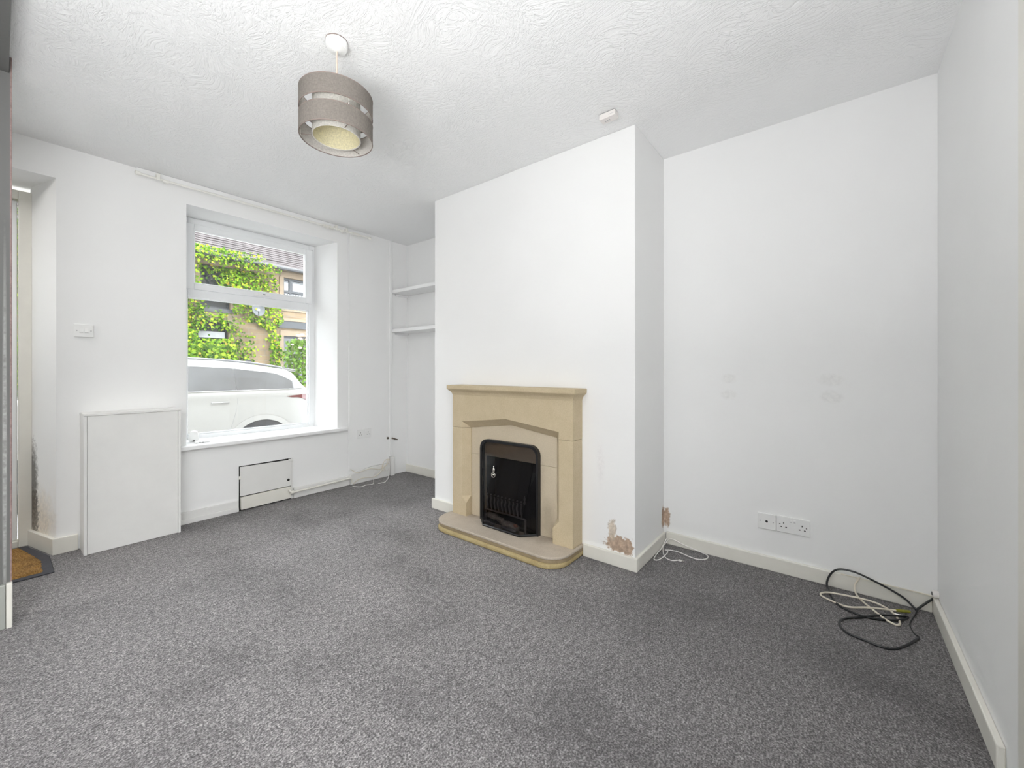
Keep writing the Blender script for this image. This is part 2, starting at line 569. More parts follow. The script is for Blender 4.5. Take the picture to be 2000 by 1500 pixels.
w = MB()
DL, DR = -0.80, 0.213        # inner edges of the door recess
w.prism([(XL, YW), (DL, YW), (DL + 0.08, 3.9), (DL + 0.08, YO), (XL, YO)], 0, H)
w.prism([(DR, YW), (0.825, YW), (0.862, 3.88), (0.862, YO), (0.127, YO), (0.127, 3.9)], 0, H)
w.prism([(1.936, YW), (XA1 + 0.13, YW), (XA1 + 0.13, YO), (1.96, YO), (1.96, 3.94), (1.864, 3.938), (1.864, 3.88)], 0, H)
w.prism([(0.825, YW), (1.936, YW), (1.864, 3.88), (1.864, 3.938), (1.96, 3.94), (1.96, YO), (0.862, YO), (0.862, 3.88)], 0, 0.517)
w.prism([(0.825, YW), (1.936, YW), (1.864, 3.88), (1.864, 3.938), (1.96, 3.94), (1.96, YO), (0.862, YO), (0.862, 3.88)], 2.248, H)
w.prism([(DL, YW), (DR, YW), (0.127, 3.9), (0.127, YO), (DL + 0.08, YO), (DL + 0.08, 3.9)], 2.205, H)
# plasterboard lining standing a little proud between window and trunking
w.prism([(2.045, YW), (2.478, YW), (2.478, YW - 0.014), (2.047, YW - 0.014)], 0.135, H)
struct(w.obj('wall_front', 'wall_front'), 'white front wall around the window and the front door recess')

struct(MB().box(XA1, XA1 + 0.12, YC1 - 0.05, YW, 0, H).obj('wall_alcove_far', 'wall'), 'white back wall of the shelved alcove')
struct(MB().box(XC, XA1 + 0.12, YC2, YC1, 0, H).obj('wall_chimney', 'wall_chimney', bevel=0.004), 'white chimney breast with a bare plaster patch low down')
struct(MB().box(XA2, XA2 + 0.25, YR - 0.12, YC2 + 0.01, 0, H).obj('wall_alcove_near', 'wall_alcove'), 'white back wall of the right hand alcove')

D2A, D2B = 0.68, 1.453          # doorway to the kitchen in the right wall
w = MB()
w.box(D2B, XA2 + 0.02, YR - 0.12, YR, 0, H)
K0, K1 = XL + 0.06, 0.52        # wide archway, invented to let the kitchen fill light in
w.box(K1, D2A, YR - 0.12, YR, 0, H)
w.box(D2A, D2B, YR - 0.12, YR, 2.02, H)
w.box(XL, K0, YR - 0.12, YR, 0, H)
w.box(K0, K1, YR - 0.12, YR, 2.22, H)
struct(w.obj('wall_right', 'wall'), 'white wall at the right edge')
w = MB()  # unseen kitchen shell, added to carry the fill light
w.box(XL - 0.12, XL, -3.1, YR - 0.12, 0, H)
w.box(1.2, 1.32, -3.1, YR - 0.12, 0, H)
w.box(XL, 1.2, -3.1, -3.0, 0, H)
struct(w.obj('wall_added_kitchen', 'wall'), 'white walls of the added kitchen behind the camera')
struct(MB().box(XL - 0.1, 1.3, -3.1, YR - 0.12, -0.12, 0.0).obj('floor_added_kitchen', 'tile'), 'pale tiled floor of the added kitchen behind the camera')
struct(MB().box(XL - 0.1, 1.3, -3.1, YR - 0.12, H, H + 0.12).obj('ceiling_added_kitchen', 'wall'), 'white ceiling of the added kitchen behind the camera')

struct(MB().box(XL - 0.12, XL, YR - 0.12, YO, 0, H).obj('wall_left', 'wall'), 'white wall behind the camera')

# stub wall that screens the front door
struct(MB().box(XL, 0.037, 2.727, 2.83, 0, H).obj('wall_partition', 'partition', bevel=0.002), 'bare grey plaster end of the partition at the left edge')
struct(MB().box(XL, 0.029, 2.15, 2.7265, 2.33, H - 0.001).obj('trim_4', 'partition'), 'grey plastered beam at the top left edge')
bb = MB().box(XL, 0.0205, 2.709, 2.727, 0, 0.185)
struct(bb.obj('baseboard_partition', 'shaded_gloss', bevel=0.004))
struct(MB().box(0.0215, 0.0385, 2.705, 2.727, 0, 0.188).obj('trim_1', 'cream_gloss', bevel=0.003), 'cream corner block at the foot of the partition')

# skirtings
T = 0.018
def skirting(name, x0, x1, y0, y1, h, mat='cream_gloss'):
    o = MB().box(x0, x1, y0, y1, 0, h).obj(name, mat, bevel=0.004)
    return struct(o)
skirting('baseboard_alcove_far', XA1 - T, XA1, YC1, YW, 0.08)
skirting('baseboard_chimney_left', XC - T, XC, 2.155, YC1 + T, 0.078)
skirting('baseboard_chimney_right', XC - T, XC, YC2 - T, 1.148, 0.072)
skirting('baseboard_chimney_side', XC, XA2 - T, YC2 - T, YC2, 0.073)
skirting('baseboard_alcove_near', XA2 - T, XA2, YR + T, YC2 - T, 0.075)
skirting('baseboard_right', 1.665, XA2, YR, YR + T, 0.075)
struct(MB().prism([(DR, YW - T), (0.300, YW - T), (0.300, YW), (DR, YW), (0.130, 3.895), (0.112, 3.893), (DR - 0.016, YW - T)], 0, 0.095).obj('baseboard_front_door', 'cream_gloss', bevel=0.003))
b = MB().box(0.765, 1.140, YW - T, YW, 0.0, 0.082)
b.box(0.765, 1.140, YW - 0.028, YW - T, 0.0, 0.034)
struct(b.obj('baseboard_front_left', 'white_gloss', bevel=0.003))
skirting('baseboard_front_middle', 1.545, 2.043, YW - T, YW, 0.088, 'white_gloss')
struct(MB().prism([(2.056, 0.0), (2.468, 0.0), (2.468, 0.128), (2.30, 0.134), (2.056, 0.10)], YW - 0.024, YW, 'y').obj('baseboard_front_right', 'white_gloss', bevel=0.003))

# vertical trunking beside the shelves
tr = MB().box(2.478, 2.508, YW - 0.026, YW, 0.20, H)
struct(tr.obj('trim_2', 'wall', bevel=0.004), 'white painted pipe boxing left of the shelves')
struct(MB().box(2.488, 2.530, YW - 0.040, YW, 0.0, 0.192).obj('trim_3', 'white_gloss', bevel=0.004), 'short white box at the foot of the trunking')

# ------------------------------------------------------------------ window 1
win = thing('window_1', (1.36, 3.88, 0.547), 'white plastic framed window with a top opening sash', None)
win['kind'] = 'structure'
FX0, FX1, FY0, FY1 = 0.856, 1.868, 3.872, 3.935
LZ0, LZ1 = 0.580, 1.634      # lower glass
def ring(x0, x1, z0, z1, w_l, w_r, w_b, w_t, y0, y1):
    m = MB()
    m.box(x0, x0 + w_l, y0, y1, z0, z1)
    m.box(x1 - w_r, x1, y0, y1, z0, z1)
    m.box(x0 + w_l, x1 - w_r, y0, y1, z0, z0 + w_b)
    m.box(x0 + w_l, x1 - w_r, y0, y1, z1 - w_t, z1)
    return m
fr = ring(FX0, FX1, 0.547, 2.248, 0.045, 0.052, 0.030, 0.052, FY0, FY1)
fr.box(FX0 + 0.045, FX1 - 0.052, FY0, FY1, 1.634, 1.706)
fr.obj('window_frame', 'upvc', win, bevel=0.004)
bd = ring(0.897, 1.818, 0.577, 1.638, 0.008, 0.012, 0.012, 0.010, 3.884, 3.90)
bd.obj('glazing_bead', 'upvc', win, bevel=0.002)
sa = ring(0.880, 1.840, 1.699, 2.200, 0.056, 0.064, 0.046, 0.048, 3.850, 3.905)
sash = sa.obj('opening_sash', 'upvc', win, bevel=0.005)
ring(0.932, 1.780, 1.742, 2.156, 0.009, 0.010, 0.008, 0.010, 3.846, 3.856).obj('sash_bead', 'upvc', sash, bevel=0.002)
MB().box(0.934, 1.778, 3.878, 3.882, 1.744, 2.154).obj('pane', 'pane', win)
MB().box(0.899, 1.817, 3.904, 3.908, 0.578, 1.637).obj('pane', 'pane', win)
hd = MB().box(1.345, 1.425, 3.838, 3.850, 1.708, 1.732)
hd.box(1.37, 1.47, 3.818, 3.832, 1.714, 1.728)
hd.box(1.372, 1.395, 3.830, 3.842, 1.712, 1.730)
hd.obj('handle', 'plastic', sash, bevel=0.003)
MB().box(1.405, 1.422, 3.8165, 3.8185, 1.717, 1.726).obj('handle_lock', 'gasket', sash)
MB().box(1.838, 1.8435, 3.862, 3.874, 1.706, 2.205).obj('gasket', 'gasket', win)
MB().prism([(0.768, 3.525), (2.008, 3.525), (2.008, 3.578), (1.937, 3.580), (1.866, 3.875), (0.862, 3.875), (0.825, 3.580), (0.768, 3.578)], 0.5175, 0.547).obj('window_sill', 'shelf', win, bevel=0.006)

# ------------------------------------------------------------------ front door (only its edge shows)
dr = thing('door_1', (-0.3, 3.92, 0.0), 'white front door in its frame behind the partition', None)
dr['kind'] = 'structure'
f = MB()
f.box(0.077, 0.132, 3.885, 3.96, 0.0, 2.17)
f.box(-0.725, -0.67, 3.885, 3.96, 0.0, 2.17)
f.box(-0.67, 0.077, 3.885, 3.96, 2.115, 2.17)
f.box(-0.67, 0.077, 3.885, 3.96, 0.0, 0.04)
f.obj('door_frame', 'cream_gloss', dr, bevel=0.004)
lf = MB()
lf.box(0.030, 0.074, 3.905, 3.955, 0.045, 2.11)
lf.box(-0.667, -0.56, 3.905, 3.955, 0.045, 2.11)
lf.box(-0.56, 0.030, 3.905, 3.955, 1.84, 2.11)
lf.box(-0.56, 0.030, 3.905, 3.955, 0.045, 0.13)
lf.box(-0.56, 0.030, 3.905, 3.955, 0.95, 1.05)
leaf = lf.obj('door_leaf', 'upvc', dr, bevel=0.006)
MB().box(-0.56, 0.030, 3.928, 3.934, 1.05, 1.84).obj('pane', 'frosted', leaf)
MB().box(-0.56, 0.030, 3.925, 3.938, 0.13, 0.95).obj('pane', 'frosted', leaf)
MB().box(-0.62, -0.585, 3.86, 3.905, 0.98, 1.16).obj('door_handle', 'metal', leaf, bevel=0.008)

# ------------------------------------------------------------------ kitchen door and its architrave (right edge)
dr = thing('door_2', (1.13, -0.36, 0.0), 'white door frame at the far right edge', None)
dr['kind'] = 'structure'
a = MB()
a.box(D2B - 0.008, D2B + 0.052, YR + 0.001, YR + 0.017, 0.0, 2.075)
a.box(D2A - 0.052, D2A + 0.008, YR + 0.001, YR + 0.017, 0.0, 2.075)
a.box(D2A + 0.008, D2B - 0.008, YR + 0.001, YR + 0.017, 2.015, 2.075)
a.obj('architrave', 'cream_gloss', dr, bevel=0.004)
a = MB()
a.box(D2A, D2B, YR - 0.09, YR - 0.05, 0.005, 2.015)
lf = a.obj('door_leaf', 'white_gloss', dr)
for (x0, x1) in ((D2A + 0.1, 1.09), (1.17, D2B - 0.1)):
    for (z0, z1) in ((0.2, 0.85), (1.0, 1.9)):
        MB().box(x0, x1, YR - 0.052, YR - 0.044, z0, z1).obj('door_panel', 'white_gloss', lf, bevel=0.006)
MB().sphere((D2A + 0.06, YR - 0.02, 1.0), 0.028).obj('door_knob', 'metal', lf, smooth=True)

# ------------------------------------------------------------------ fireplace
FC = 1.65
fp = thing('fireplace', (2.0, FC, 0.0), 'pale sandstone fireplace surround with arched opening and hearth', 'fireplace')
XF = 2.016                    # front plane of the surround
XB = 2.070                    # face of the inset slabs
# hearth : rounded front corners, top slab over a rough base
def hearth_poly(y0, y1, x0, x1, r, n=8):
    pts = [(x1, y1)]
    for k in range(n + 1):
        a = PI / 2 * k / n
        pts.append((x0 + r - r * math.sin(a), y1 - r + r * math.cos(a)))
    for k in range(n + 1):
        a = PI / 2 * k / n
        pts.append((x0 + r - r * math.cos(a), y0 + r - r * math.sin(a)))
    pts.append((x1, y0))
    return pts
MB().prism(hearth_poly(1.146, 2.165, 1.836, XC - 0.001, 0.13), 0.050, 0.065).obj('hearth_slab', 'stone_hearth', fp, bevel=0.004)
MB().prism(hearth_poly(1.149, 2.162, 1.840, XC - 0.001, 0.128), 0.030, 0.050).obj('hearth_edge', 'stone_edge', fp, bevel=0.003)
MB().prism(hearth_poly(1.150, 2.160, 1.828, XC - 0.001, 0.13), 0.0, 0.030).obj('hearth_base', 'stone_base', fp, bevel=0.010)
# legs with stop chamfers
def leg(sgn):
    """sgn +1: left leg (higher y); built in y measured outwards from the inner edge"""
    inner, outer = FC + sgn * 0.3545, FC + sgn * 0.4895
    ch = FC + sgn * 0.396
    zt, zs0, zs1, zb = 0.678, 0.200, 0.155, 0.065
    m = MB()
    rings = []
    for z, k in ((zb, 0.0), (zs1, 0.0), (zs0, 1.0), (zt - 0.002, 1.0)):
        yi = inner + (ch - inner) * k
        xb = XF + (XB - 0.003 - XF) * k
        rings.append([(XF, outer, z), (XF, yi, z), (xb, inner, z), (XC - 0.001, inner, z), (XC - 0.001, outer, z)])
    m.loft(rings)
    return m
leg(1).obj('leg', 'stone', fp, bevel=0.002)
leg(-1).obj('leg', 'stone', fp, bevel=0.002)
# frieze : block with the splayed tudor arch cut out of its underside
def arch_ring(x, d):
    """outline of the frieze at depth x; d=0 at the front edge of the splay, 1 at the back"""
    ho = 0.396 + (0.3545 - 0.396) * d
    zs = 0.720 + (0.677 - 0.720) * d
    za = 0.766 + (0.722 - 0.766) * d
    O = 0.4895
    return [(x, FC - O, 0.678), (x, FC - O, 0.906), (x, FC + O, 0.906), (x, FC + O, 0.678), (x, FC + ho, 0.678), (x, FC + ho, zs), (x, FC, za), (x, FC - ho, zs), (x, FC - ho, 0.678)]
m = MB()
r0, r1, r2 = arch_ring(XF, 0), arch_ring(XB - 0.003, 1), arch_ring(XC - 0.001, 1)
n = len(r0)
v = r0 + r1 + r2
fs = []
for k in (0, 1):
    for i in range(n):
        j = (i + 1) % n
        fs.append((k * n + i, k * n + j, (k + 1) * n + j, (k + 1) * n + i))
def cap(o):
    return [(o + 0, o + 1, o + 7, o + 8), (o + 1, o + 2, o + 5, o + 6), (o + 1, o + 6, o + 7), (o + 2, o + 3, o + 4, o + 5)]
fs += cap(0) + cap(2 * n)
m.add(v, fs)
m.obj('frieze', 'stone', fp)
# mantel shelf : cavetto profile swept round three sides
prof = [(0.000, 0.904), (0.004, 0.916), (0.010, 0.926), (0.020, 0.936), (0.028, 0.944), (0.030, 0.950), (0.030, 0.970), (0.027, 0.972), (-0.02, 0.972)]
m = MB()
rings = []
for (o, z) in prof:
    o = o * 1.0
    rings.append([(XC - 0.001, FC + 0.4895 + o, z), (XF - o, FC + 0.4895 + o, z), (XF - o, FC - 0.4895 - o, z), (XC - 0.001, FC - 0.4895 - o, z)])
m.loft(rings)
m.obj('mantel_shelf', 'stone', fp)
# inset slabs
OP0, OP1 = 1.452, 1.862
MB().prism([(FC + 0.352, 0.497), (FC + 0.352, 0.676), (FC, 0.721), (FC - 0.352, 0.676), (FC - 0.352, 0.497)], XB, XC - 0.002, 'x').obj('back_slab', 'stone_in', fp, bevel=0.0015)
MB().box(XB, XC - 0.002, OP1, FC + 0.352, 0.066, 0.4955).obj('back_slab', 'stone_in', fp, bevel=0.0015)
MB().box(XB, XC - 0.002, FC - 0.352, OP0, 0.066, 0.4955).obj('back_slab', 'stone_in', fp, bevel=0.0015)

# fire
fi = thing('coal_effect_fire', (1.99, 1.657, 0.065), 'black framed inset fire with smoked glass front and ring handle', 'fire')
E0, E1, ZT = 1.4165, 1.897, 0.613
def rounded_top(y0, y1, z0, z1, r, n=6):
    pts = [(y0, z0), (y1, z0)]
    for k in range(n + 1):
        a = PI / 2 * k / n
        pts.append((y1 - r + r * math.cos(a), z1 - r + r * math.sin(a)))
    for k in range(n + 1):
        a = PI / 2 * k / n
        pts.append((y0 + r - r * math.sin(a), z1 - r + r * math.cos(a)))
    return pts
# frame : band between two outlines, leaning out at the foot (bay shape)
def bay_x(z):
    return 2.046 - 0.078 * max(0.0, min(1.0, (0.50 - z) / 0.43))
outer = rounded_top(E0, E1, 0.066, ZT, 0.062)
inner = rounded_top(E0 + 0.017, E1 - 0.017, 0.080, ZT - 0.017, 0.047)
m = MB()
n = len(outer)
v = [(2.040, p[0], p[1]) for p in outer] + [(2.040, p[0], p[1]) for p in inner] + [(2.068, p[0], p[1]) for p in outer] + [(2.068, p[0], p[1]) for p in inner]
fs = []
for i in range(n):
    j = (i + 1) % n
    fs += [(i, j, n + j, n + i), (2 * n + i, 3 * n + i, 3 * n + j, 2 * n + j), (i, 2 * n + i, 2 * n + j, j), (n + i, n + j, 3 * n + j, 3 * n + i)]
m.add(v, fs)
m.obj('fire_frame', 'black_metal', fi, smooth=True)
# bowed smoked glass : centre facet leaning out towards the hearth and two side facets
zz = [0.072, 0.15, 0.25, 0.35, 0.45, 0.52, 0.575, 0.600]
yl = [1.797, 1.812, 1.828, 1.842, 1.856, 1.864, 1.862, 1.848]
yr = [1.502, 1.490, 1.477, 1.464, 1.452, 1.446, 1.448, 1.462]
el, er = E1 - 0.012, E0 + 0.012
m = MB()
rows = []
for z, a_, b_ in zip(zz, yl, yr):
    inset = 0.0 if z < 0.55 else (0.03 if z > 0.59 else 0.008)
    rows.append([(2.043, el - inset, z), (bay_x(z) - 0.004, a_, z), (bay_x(z) - 0.004, b_, z), (2.043, er + inset, z)])
m.loft(rows, closed=False, caps=False)
scr = m.obj('glass_screen', 'smoked', fi)
m = MB()
m.tube([(2.043, el, 0.072), (bay_x(0.072) - 0.004, yl[0], 0.072), (bay_x(0.072) - 0.004, yr[0], 0.072), (2.043, er, 0.072)], 0.007, 6)
m.tube([(bay_x(z) - 0.005, y, z) for z, y in zip(zz, yl)], 0.0035, 6)
m.obj('screen_edge', 'black_metal', scr, smooth=True)
# silver drop handle
hx, hy, hz = bay_x(0.40) - 0.008, 1.752, 0.415
hm = MB()
hm.torus((hx - 0.008, hy, hz - 0.022), 0.0155, 0.0028, 'x', 20, 6)
hm.sphere((hx - 0.006, hy, hz - 0.020), 0.0075)
hm.sphere((hx - 0.004, hy, hz + 0.010), 0.011, sq=(0.6, 0.9, 1.5))
hm.sphere((hx - 0.004, hy, hz + 0.029), 0.005, sq=(0.8, 0.9, 1.6))
hm.obj('ring_handle', 'metal', scr, smooth=True)
# firebox with splayed cheek
m = MB()
fx = XC - 0.003
m.add([(XB, OP1, 0.067), (fx, OP1 - 0.03, 0.067), (fx, 1.53, 0.067), (XB, OP0, 0.067), (XB, OP1, 0.495), (fx, OP1 - 0.03, 0.495), (fx, 1.53, 0.495), (XB, OP0, 0.495)],
      [(0, 1, 5, 4), (1, 2, 6, 5), (2, 3, 7, 6), (0, 3, 2, 1), (4, 5, 6, 7)])
m.obj('firebox', 'firebox', fi)
# fret of spindles
for k in range(10):
    y = 1.800 - 0.031 * k
    xg = 2.012
    m = MB()
    m.tube(crom([(xg, y - 0.004, 0.165), (xg, y, 0.19), (xg, y + 0.005, 0.215), (xg, y + 0.001, 0.238), (xg, y + 0.004, 0.25)], 4), [0.0045] * 4 + [0.006] * 8 + [0.0045] * 5, 8)
    m.sphere((xg, y + 0.002, 0.262), 0.0062, 8, 6)
    m.obj('spindle', 'grate', fi, smooth=True)
g = MB().tube([(2.012, 1.82, 0.160), (2.012, 1.49, 0.160)], 0.006, 8)
g.tube([(2.012, 1.82, 0.068), (2.012, 1.82, 0.160)], 0.006, 8)
g.tube([(2.012, 1.49, 0.068), (2.012, 1.49, 0.160)], 0.006, 8)
g.lathe((2.012, 1.497, 0.25), [(0.004, 0), (0.008, 0.01), (0.004, 0.02), (0.007, 0.035), (0.002, 0.055)], 10)
g.obj('grate_bar', 'grate', fi, smooth=True)
random.seed(3)
for (pts, r, mt) in (([(2.004, 1.80, 0.128), (1.998, 1.72, 0.130), (1.994, 1.65, 0.112)], 0.021, 'log'), ([(1.996, 1.665, 0.105), (1.992, 1.59, 0.110), (1.994, 1.525, 0.098)], 0.019, 'log'),
                     ([(1.988, 1.81, 0.088), (1.984, 1.72, 0.086)], 0.013, 'grate'), ([(1.984, 1.66, 0.086), (1.982, 1.54, 0.084)], 0.012, 'grate')):
    c = crom(pts, 4)
    MB().tube(c, [r * random.uniform(0.75, 1.1) * (0.6 if i in (0, len(c) - 1) else 1) for i in range(len(c))], 9).obj('ceramic_log' if mt == 'log' else 'fire_bar', mt, fi, smooth=True)
MB().sphere((1.985, 1.545, 0.118), 0.014, 9, 6, (0.8, 1.2, 0.8)).obj('ceramic_ember', 'ember', fi, smooth=True)

# ------------------------------------------------------------------ boxed-in cover under the switch
bx = thing('boxed_cover', (0.533, 3.49, 0.0), 'plain white painted boxed cover standing against the wall under the light switch', 'cover')
MB().box(0.324, 0.742, 3.412, 3.424, 0.002, 0.809).obj('front_panel', 'white_gloss', bx, bevel=0.0015)
m = MB().box(0.309, 0.323, 3.410, 3.579, 0.0, 0.809)
m.obj('side_panel', 'white_gloss', bx, bevel=0.002)
MB().box(0.743, 0.757, 3.410, 3.579, 0.0, 0.809).obj('side_panel', 'white_gloss', bx, bevel=0.002)
MB().box(0.307, 0.759, 3.408, 3.579, 0.810, 0.823).obj('top_panel', 'white_gloss', bx, bevel=0.002)

# ------------------------------------------------------------------ door mat
dm = thing('doormat', (-0.2, 3.57, 0.0), 'tan coir doormat with dark rubber border by the front door', 'doormat')
MB().prism([(-0.66, 3.257), (0.188, 3.257), (0.186, 3.555), (0.108, 3.86), (-0.66, 3.86)], 0.001, 0.007).obj('rubber_border', 'rubber', dm, bevel=0.002)
random.seed(11)
m = MB()
nx, ny = 60, 40
x0, x1, y0, y1 = -0.62, 0.148, 3.292, 3.83
vv, ff = [], []
for j in range(ny + 1):
    for i in range(nx + 1):
        e = (i in (0, nx)) or (j in (0, ny))
        xe = x1 - max(0.0, (j / ny - 0.42)) * 0.115
        vv.append((x0 + (xe - x0) * i / nx + random.uniform(-.004, .004), y0 + (y1 - y0) * j / ny + random.uniform(-.004, .004), 0.0075 if e else 0.017 + random.uniform(-0.0025, 0.0025)))
for j in range(ny):
    for i in range(nx):
        a_ = j * (nx + 1) + i
        ff.append((a_, a_ + 1, a_ + nx + 2, a_ + nx + 1))
m.add(vv, ff).obj('coir_pile', 'coir', dm, smooth=True)

# ------------------------------------------------------------------ light switch, sockets
def plate_on_y(root, x, z, wdt, hgt, yface, t=0.009, mat='plastic'):
    return MB().box(x - wdt / 2, x + wdt / 2, yface - t, yface - 0.0003, z - hgt / 2, z + hgt / 2).obj('face_plate', mat, root, bevel=0.003)
ls = thing('light_switch', (0.325, YW, 1.317), 'white double light switch on the wall between front door and window', 'light switch')
plate_on_y(ls, 0.325, 1.317, 0.086, 0.078, YW)
for dx in (-0.011, 0.011):
    MB().prism([(YW - 0.009, 1.304), (YW - 0.014, 1.307), (YW - 0.0105, 1.330), (YW - 0.009, 1.331)], 0.325 + dx - 0.0085, 0.325 + dx + 0.0085, 'x').obj('rocker', 'plastic', ls, bevel=0.0008)
for dx in (-0.030, 0.030):
    MB().lathe((0.325 + dx, YW - 0.0098, 1.317), [(0.0034, 0.0), (0.0034, 0.002)], 12, 'y').obj('screw', 'switch_grey', ls)

def socket_holes(root, place, dirn):
    """place(u,v) -> world point on the plate face; dirn: which axis the plate faces"""
    def hole(u, v, su, sv):
        p = [place(u - su, v - sv), place(u + su, v - sv), place(u + su, v + sv), place(u - su, v + sv)]
        nrm = Vector(dirn) * 0.0006
        q = [tuple(Vector(a) + nrm) for a in p]
        p = [tuple(Vector(a) - nrm) for a in p]
        m = MB()
        m.loft([p, q])
        return m.obj('pin_hole', 'hole', root)
    for cu in (-0.040, 0.040):
        hole(cu, 0.010, 0.0022, 0.0042)
        hole(cu - 0.011, -0.011, 0.0038, 0.0024)
        hole(cu + 0.011, -0.011, 0.0038, 0.0024)
    return hole

so = thing('double_socket', (2.197, YW - 0.014, 0.467), 'white double wall socket between the window and the shelves', 'socket')
plate_on_y(so, 2.197, 0.467, 0.146, 0.086, YW - 0.014)
socket_holes(so, lambda u, v: (2.197 + u, YW - 0.0232, 0.467 + v), (0, -1, 0))
for dx in (-0.008, 0.008):
    MB().box(2.197 + dx - 0.006, 2.197 + dx + 0.006, YW - 0.0262, YW - 0.0225, 0.482, 0.498).obj('rocker', 'plastic', so, bevel=0.001)

so = thing('double_socket', (XA2, 0.175, 0.261), 'white double wall socket in the right alcove beside the aerial plate', 'socket')
MB().box(XA2 - 0.009, XA2 - 0.0003, 0.102, 0.248, 0.218, 0.304).obj('face_plate', 'plastic', so, bevel=0.003)
h_ = socket_holes(so, lambda u, v: (XA2 - 0.0092, 0.175 - u, 0.259 + v), (-1, 0, 0))
h_(-0.057, 0.002, 0.0028, 0.002)
h_(0.058, 0.002, 0.0028, 0.002)
for dy in (-0.008, 0.008):
    MB().box(XA2 - 0.0125, XA2 - 0.0085, 0.175 + dy - 0.006, 0.175 + dy + 0.006, 0.276, 0.292).obj('rocker', 'switch_grey' if False else 'plastic', so, bevel=0.001)
    MB().box(XA2 - 0.0131, XA2 - 0.0124, 0.175 + dy - 0.004, 0.175 + dy + 0.004, 0.279, 0.283).obj('rocker_mark', 'switch_grey', so)

ap = thing('aerial_plate', (XA2, 0.292, 0.259), 'white single aerial wall plate with one round hole in the right alcove', 'wall plate')
MB().box(XA2 - 0.009, XA2 - 0.0003, 0.2495, 0.334, 0.216, 0.301).obj('face_plate', 'plastic', ap, bevel=0.003)
m = MB().lathe((XA2 - 0.0096, 0.292, 0.259), [(0.0062, 0.0), (0.0062, 0.0012)], 16, 'x')
m.obj('aerial_hole', 'hole', ap)
for dy in (-0.030, 0.030):
    MB().lathe((XA2 - 0.0096, 0.292 + dy, 0.259), [(0.003, 0.0), (0.003, 0.0012)], 12, 'x').obj('screw', 'switch_grey', ap)

# ------------------------------------------------------------------ shelves
for z0, lab in ((1.861, 'upper white alcove shelf beside the chimney breast'), (1.460, 'lower white alcove shelf beside the chimney breast')):
    s_ = thing('wall_shelf', (2.61, 3.02, z0), lab, 'shelf', 'white alcove shelves')
    MB().box(2.512, XA1 - 0.001, YC1 + 0.001, YW - 0.001, z0 + 0.002, z0 + 0.036).obj('shelf_board', 'shelf', s_, bevel=0.003)
    MB().box(2.560, XA1 - 0.001, YW - 0.020, YW - 0.001, z0 - 0.018, z0 + 0.0015).obj('shelf_batten', 'shelf', s_, bevel=0.002)

# ------------------------------------------------------------------ access hatch under the window
ah = thing('access_hatch', (1.335, YW, 0.0), 'small white access hatch with dark gaps below the window', 'hatch')
MB().box(1.1475, 1.5435, YW - 0.004, YW - 0.0005, 0.0, 0.3395).obj('hatch_recess', 'gap', ah)
def tilt(pts, c, ang):
    return [(c[0] + (x - c[0]) * math.cos(ang) - (z - c[1]) * math.sin(ang), c[1] + (x - c[0]) * math.sin(ang) + (z - c[1]) * math.cos(ang)) for x, z in pts]
MB().prism(tilt([(1.152, 0.112), (1.522, 0.112), (1.526, 0.327), (1.152, 0.336)], (1.33, 0.2), 0.004), YW - 0.016, YW - 0.0045, 'y').obj('hatch_board', 'white_gloss', ah, bevel=0.0015)
MB().prism(tilt([(1.154, 0.010), (1.520, 0.012), (1.520, 0.108), (1.154, 0.104)], (1.33, 0.05), 0.003), YW - 0.030, YW - 0.0045, 'y').obj('hatch_skirting', 'cream_gloss', ah, bevel=0.003)
MB().lathe((1.502, YW - 0.0172, 0.165), [(0.011, 0.0), (0.011, 0.002)], 14, 'y').obj('finger_hole', 'gap', ah)
MB().box(1.138, 1.156, YW - 0.024, YW - 0.0165, 0.243, 0.268).obj('catch', 'cream_plastic', ah, bevel=0.003)
MB().box(1.500, 1.535, YW - 0.024, YW - 0.0165, 0.318, 0.338).obj('catch', 'white_gloss', ah, bevel=0.003)
MB().box(1.529, 1.5434, YW - 0.0046, YW - 0.0041, 0.0, 0.3395).obj('gap_edge', 'white_gloss', ah)

# painted pipe along the skirting
pp = thing('heating_pipe', (1.79, YW - 0.035, 0.04), 'white painted pipe running along the skirting right of the hatch', 'pipe')
MB().tube(crom([(1.500, 3.545, 0.085), (1.512, 3.533, 0.068), (1.535, 3.531, 0.062), (1.58, 3.532, 0.063), (1.80, 3.533, 0.066), (2.00, 3.535, 0.070), (2.05, 3.540, 0.060), (2.058, 3.544, 0.02)], 5), 0.0085, 10).obj('pipe', 'cream_gloss', pp, smooth=True)
for x in (1.66, 1.885):
    MB().torus((x, 3.533, 0.0645), 0.0105, 0.003, 'x', 16, 6).obj('pipe_clip', 'cream_plastic', pp, smooth=True)
MB().lathe((1.520, 3.5315, 0.063), [(0.013, -0.012), (0.0145, -0.010), (0.0145, 0.010), (0.013, 0.012)], 14, 'x').obj('elbow_nut', 'cream_gloss', pp, smooth=True)

# vertical cable at the right of the window
vc = MB().tube([(2.040, YW - 0.006, 2.37), (2.042, YW - 0.006, 1.4), (2.044, YW - 0.006, 0.56), (2.046, YW - 0.006, 0.15)], 0.0042, 8).obj('wall_cable', 'shelf', smooth=True, origin=(2.043, YW - 0.006, 0.15))
tag(vc, 'white painted cable running straight up the wall right of the window', 'cable')

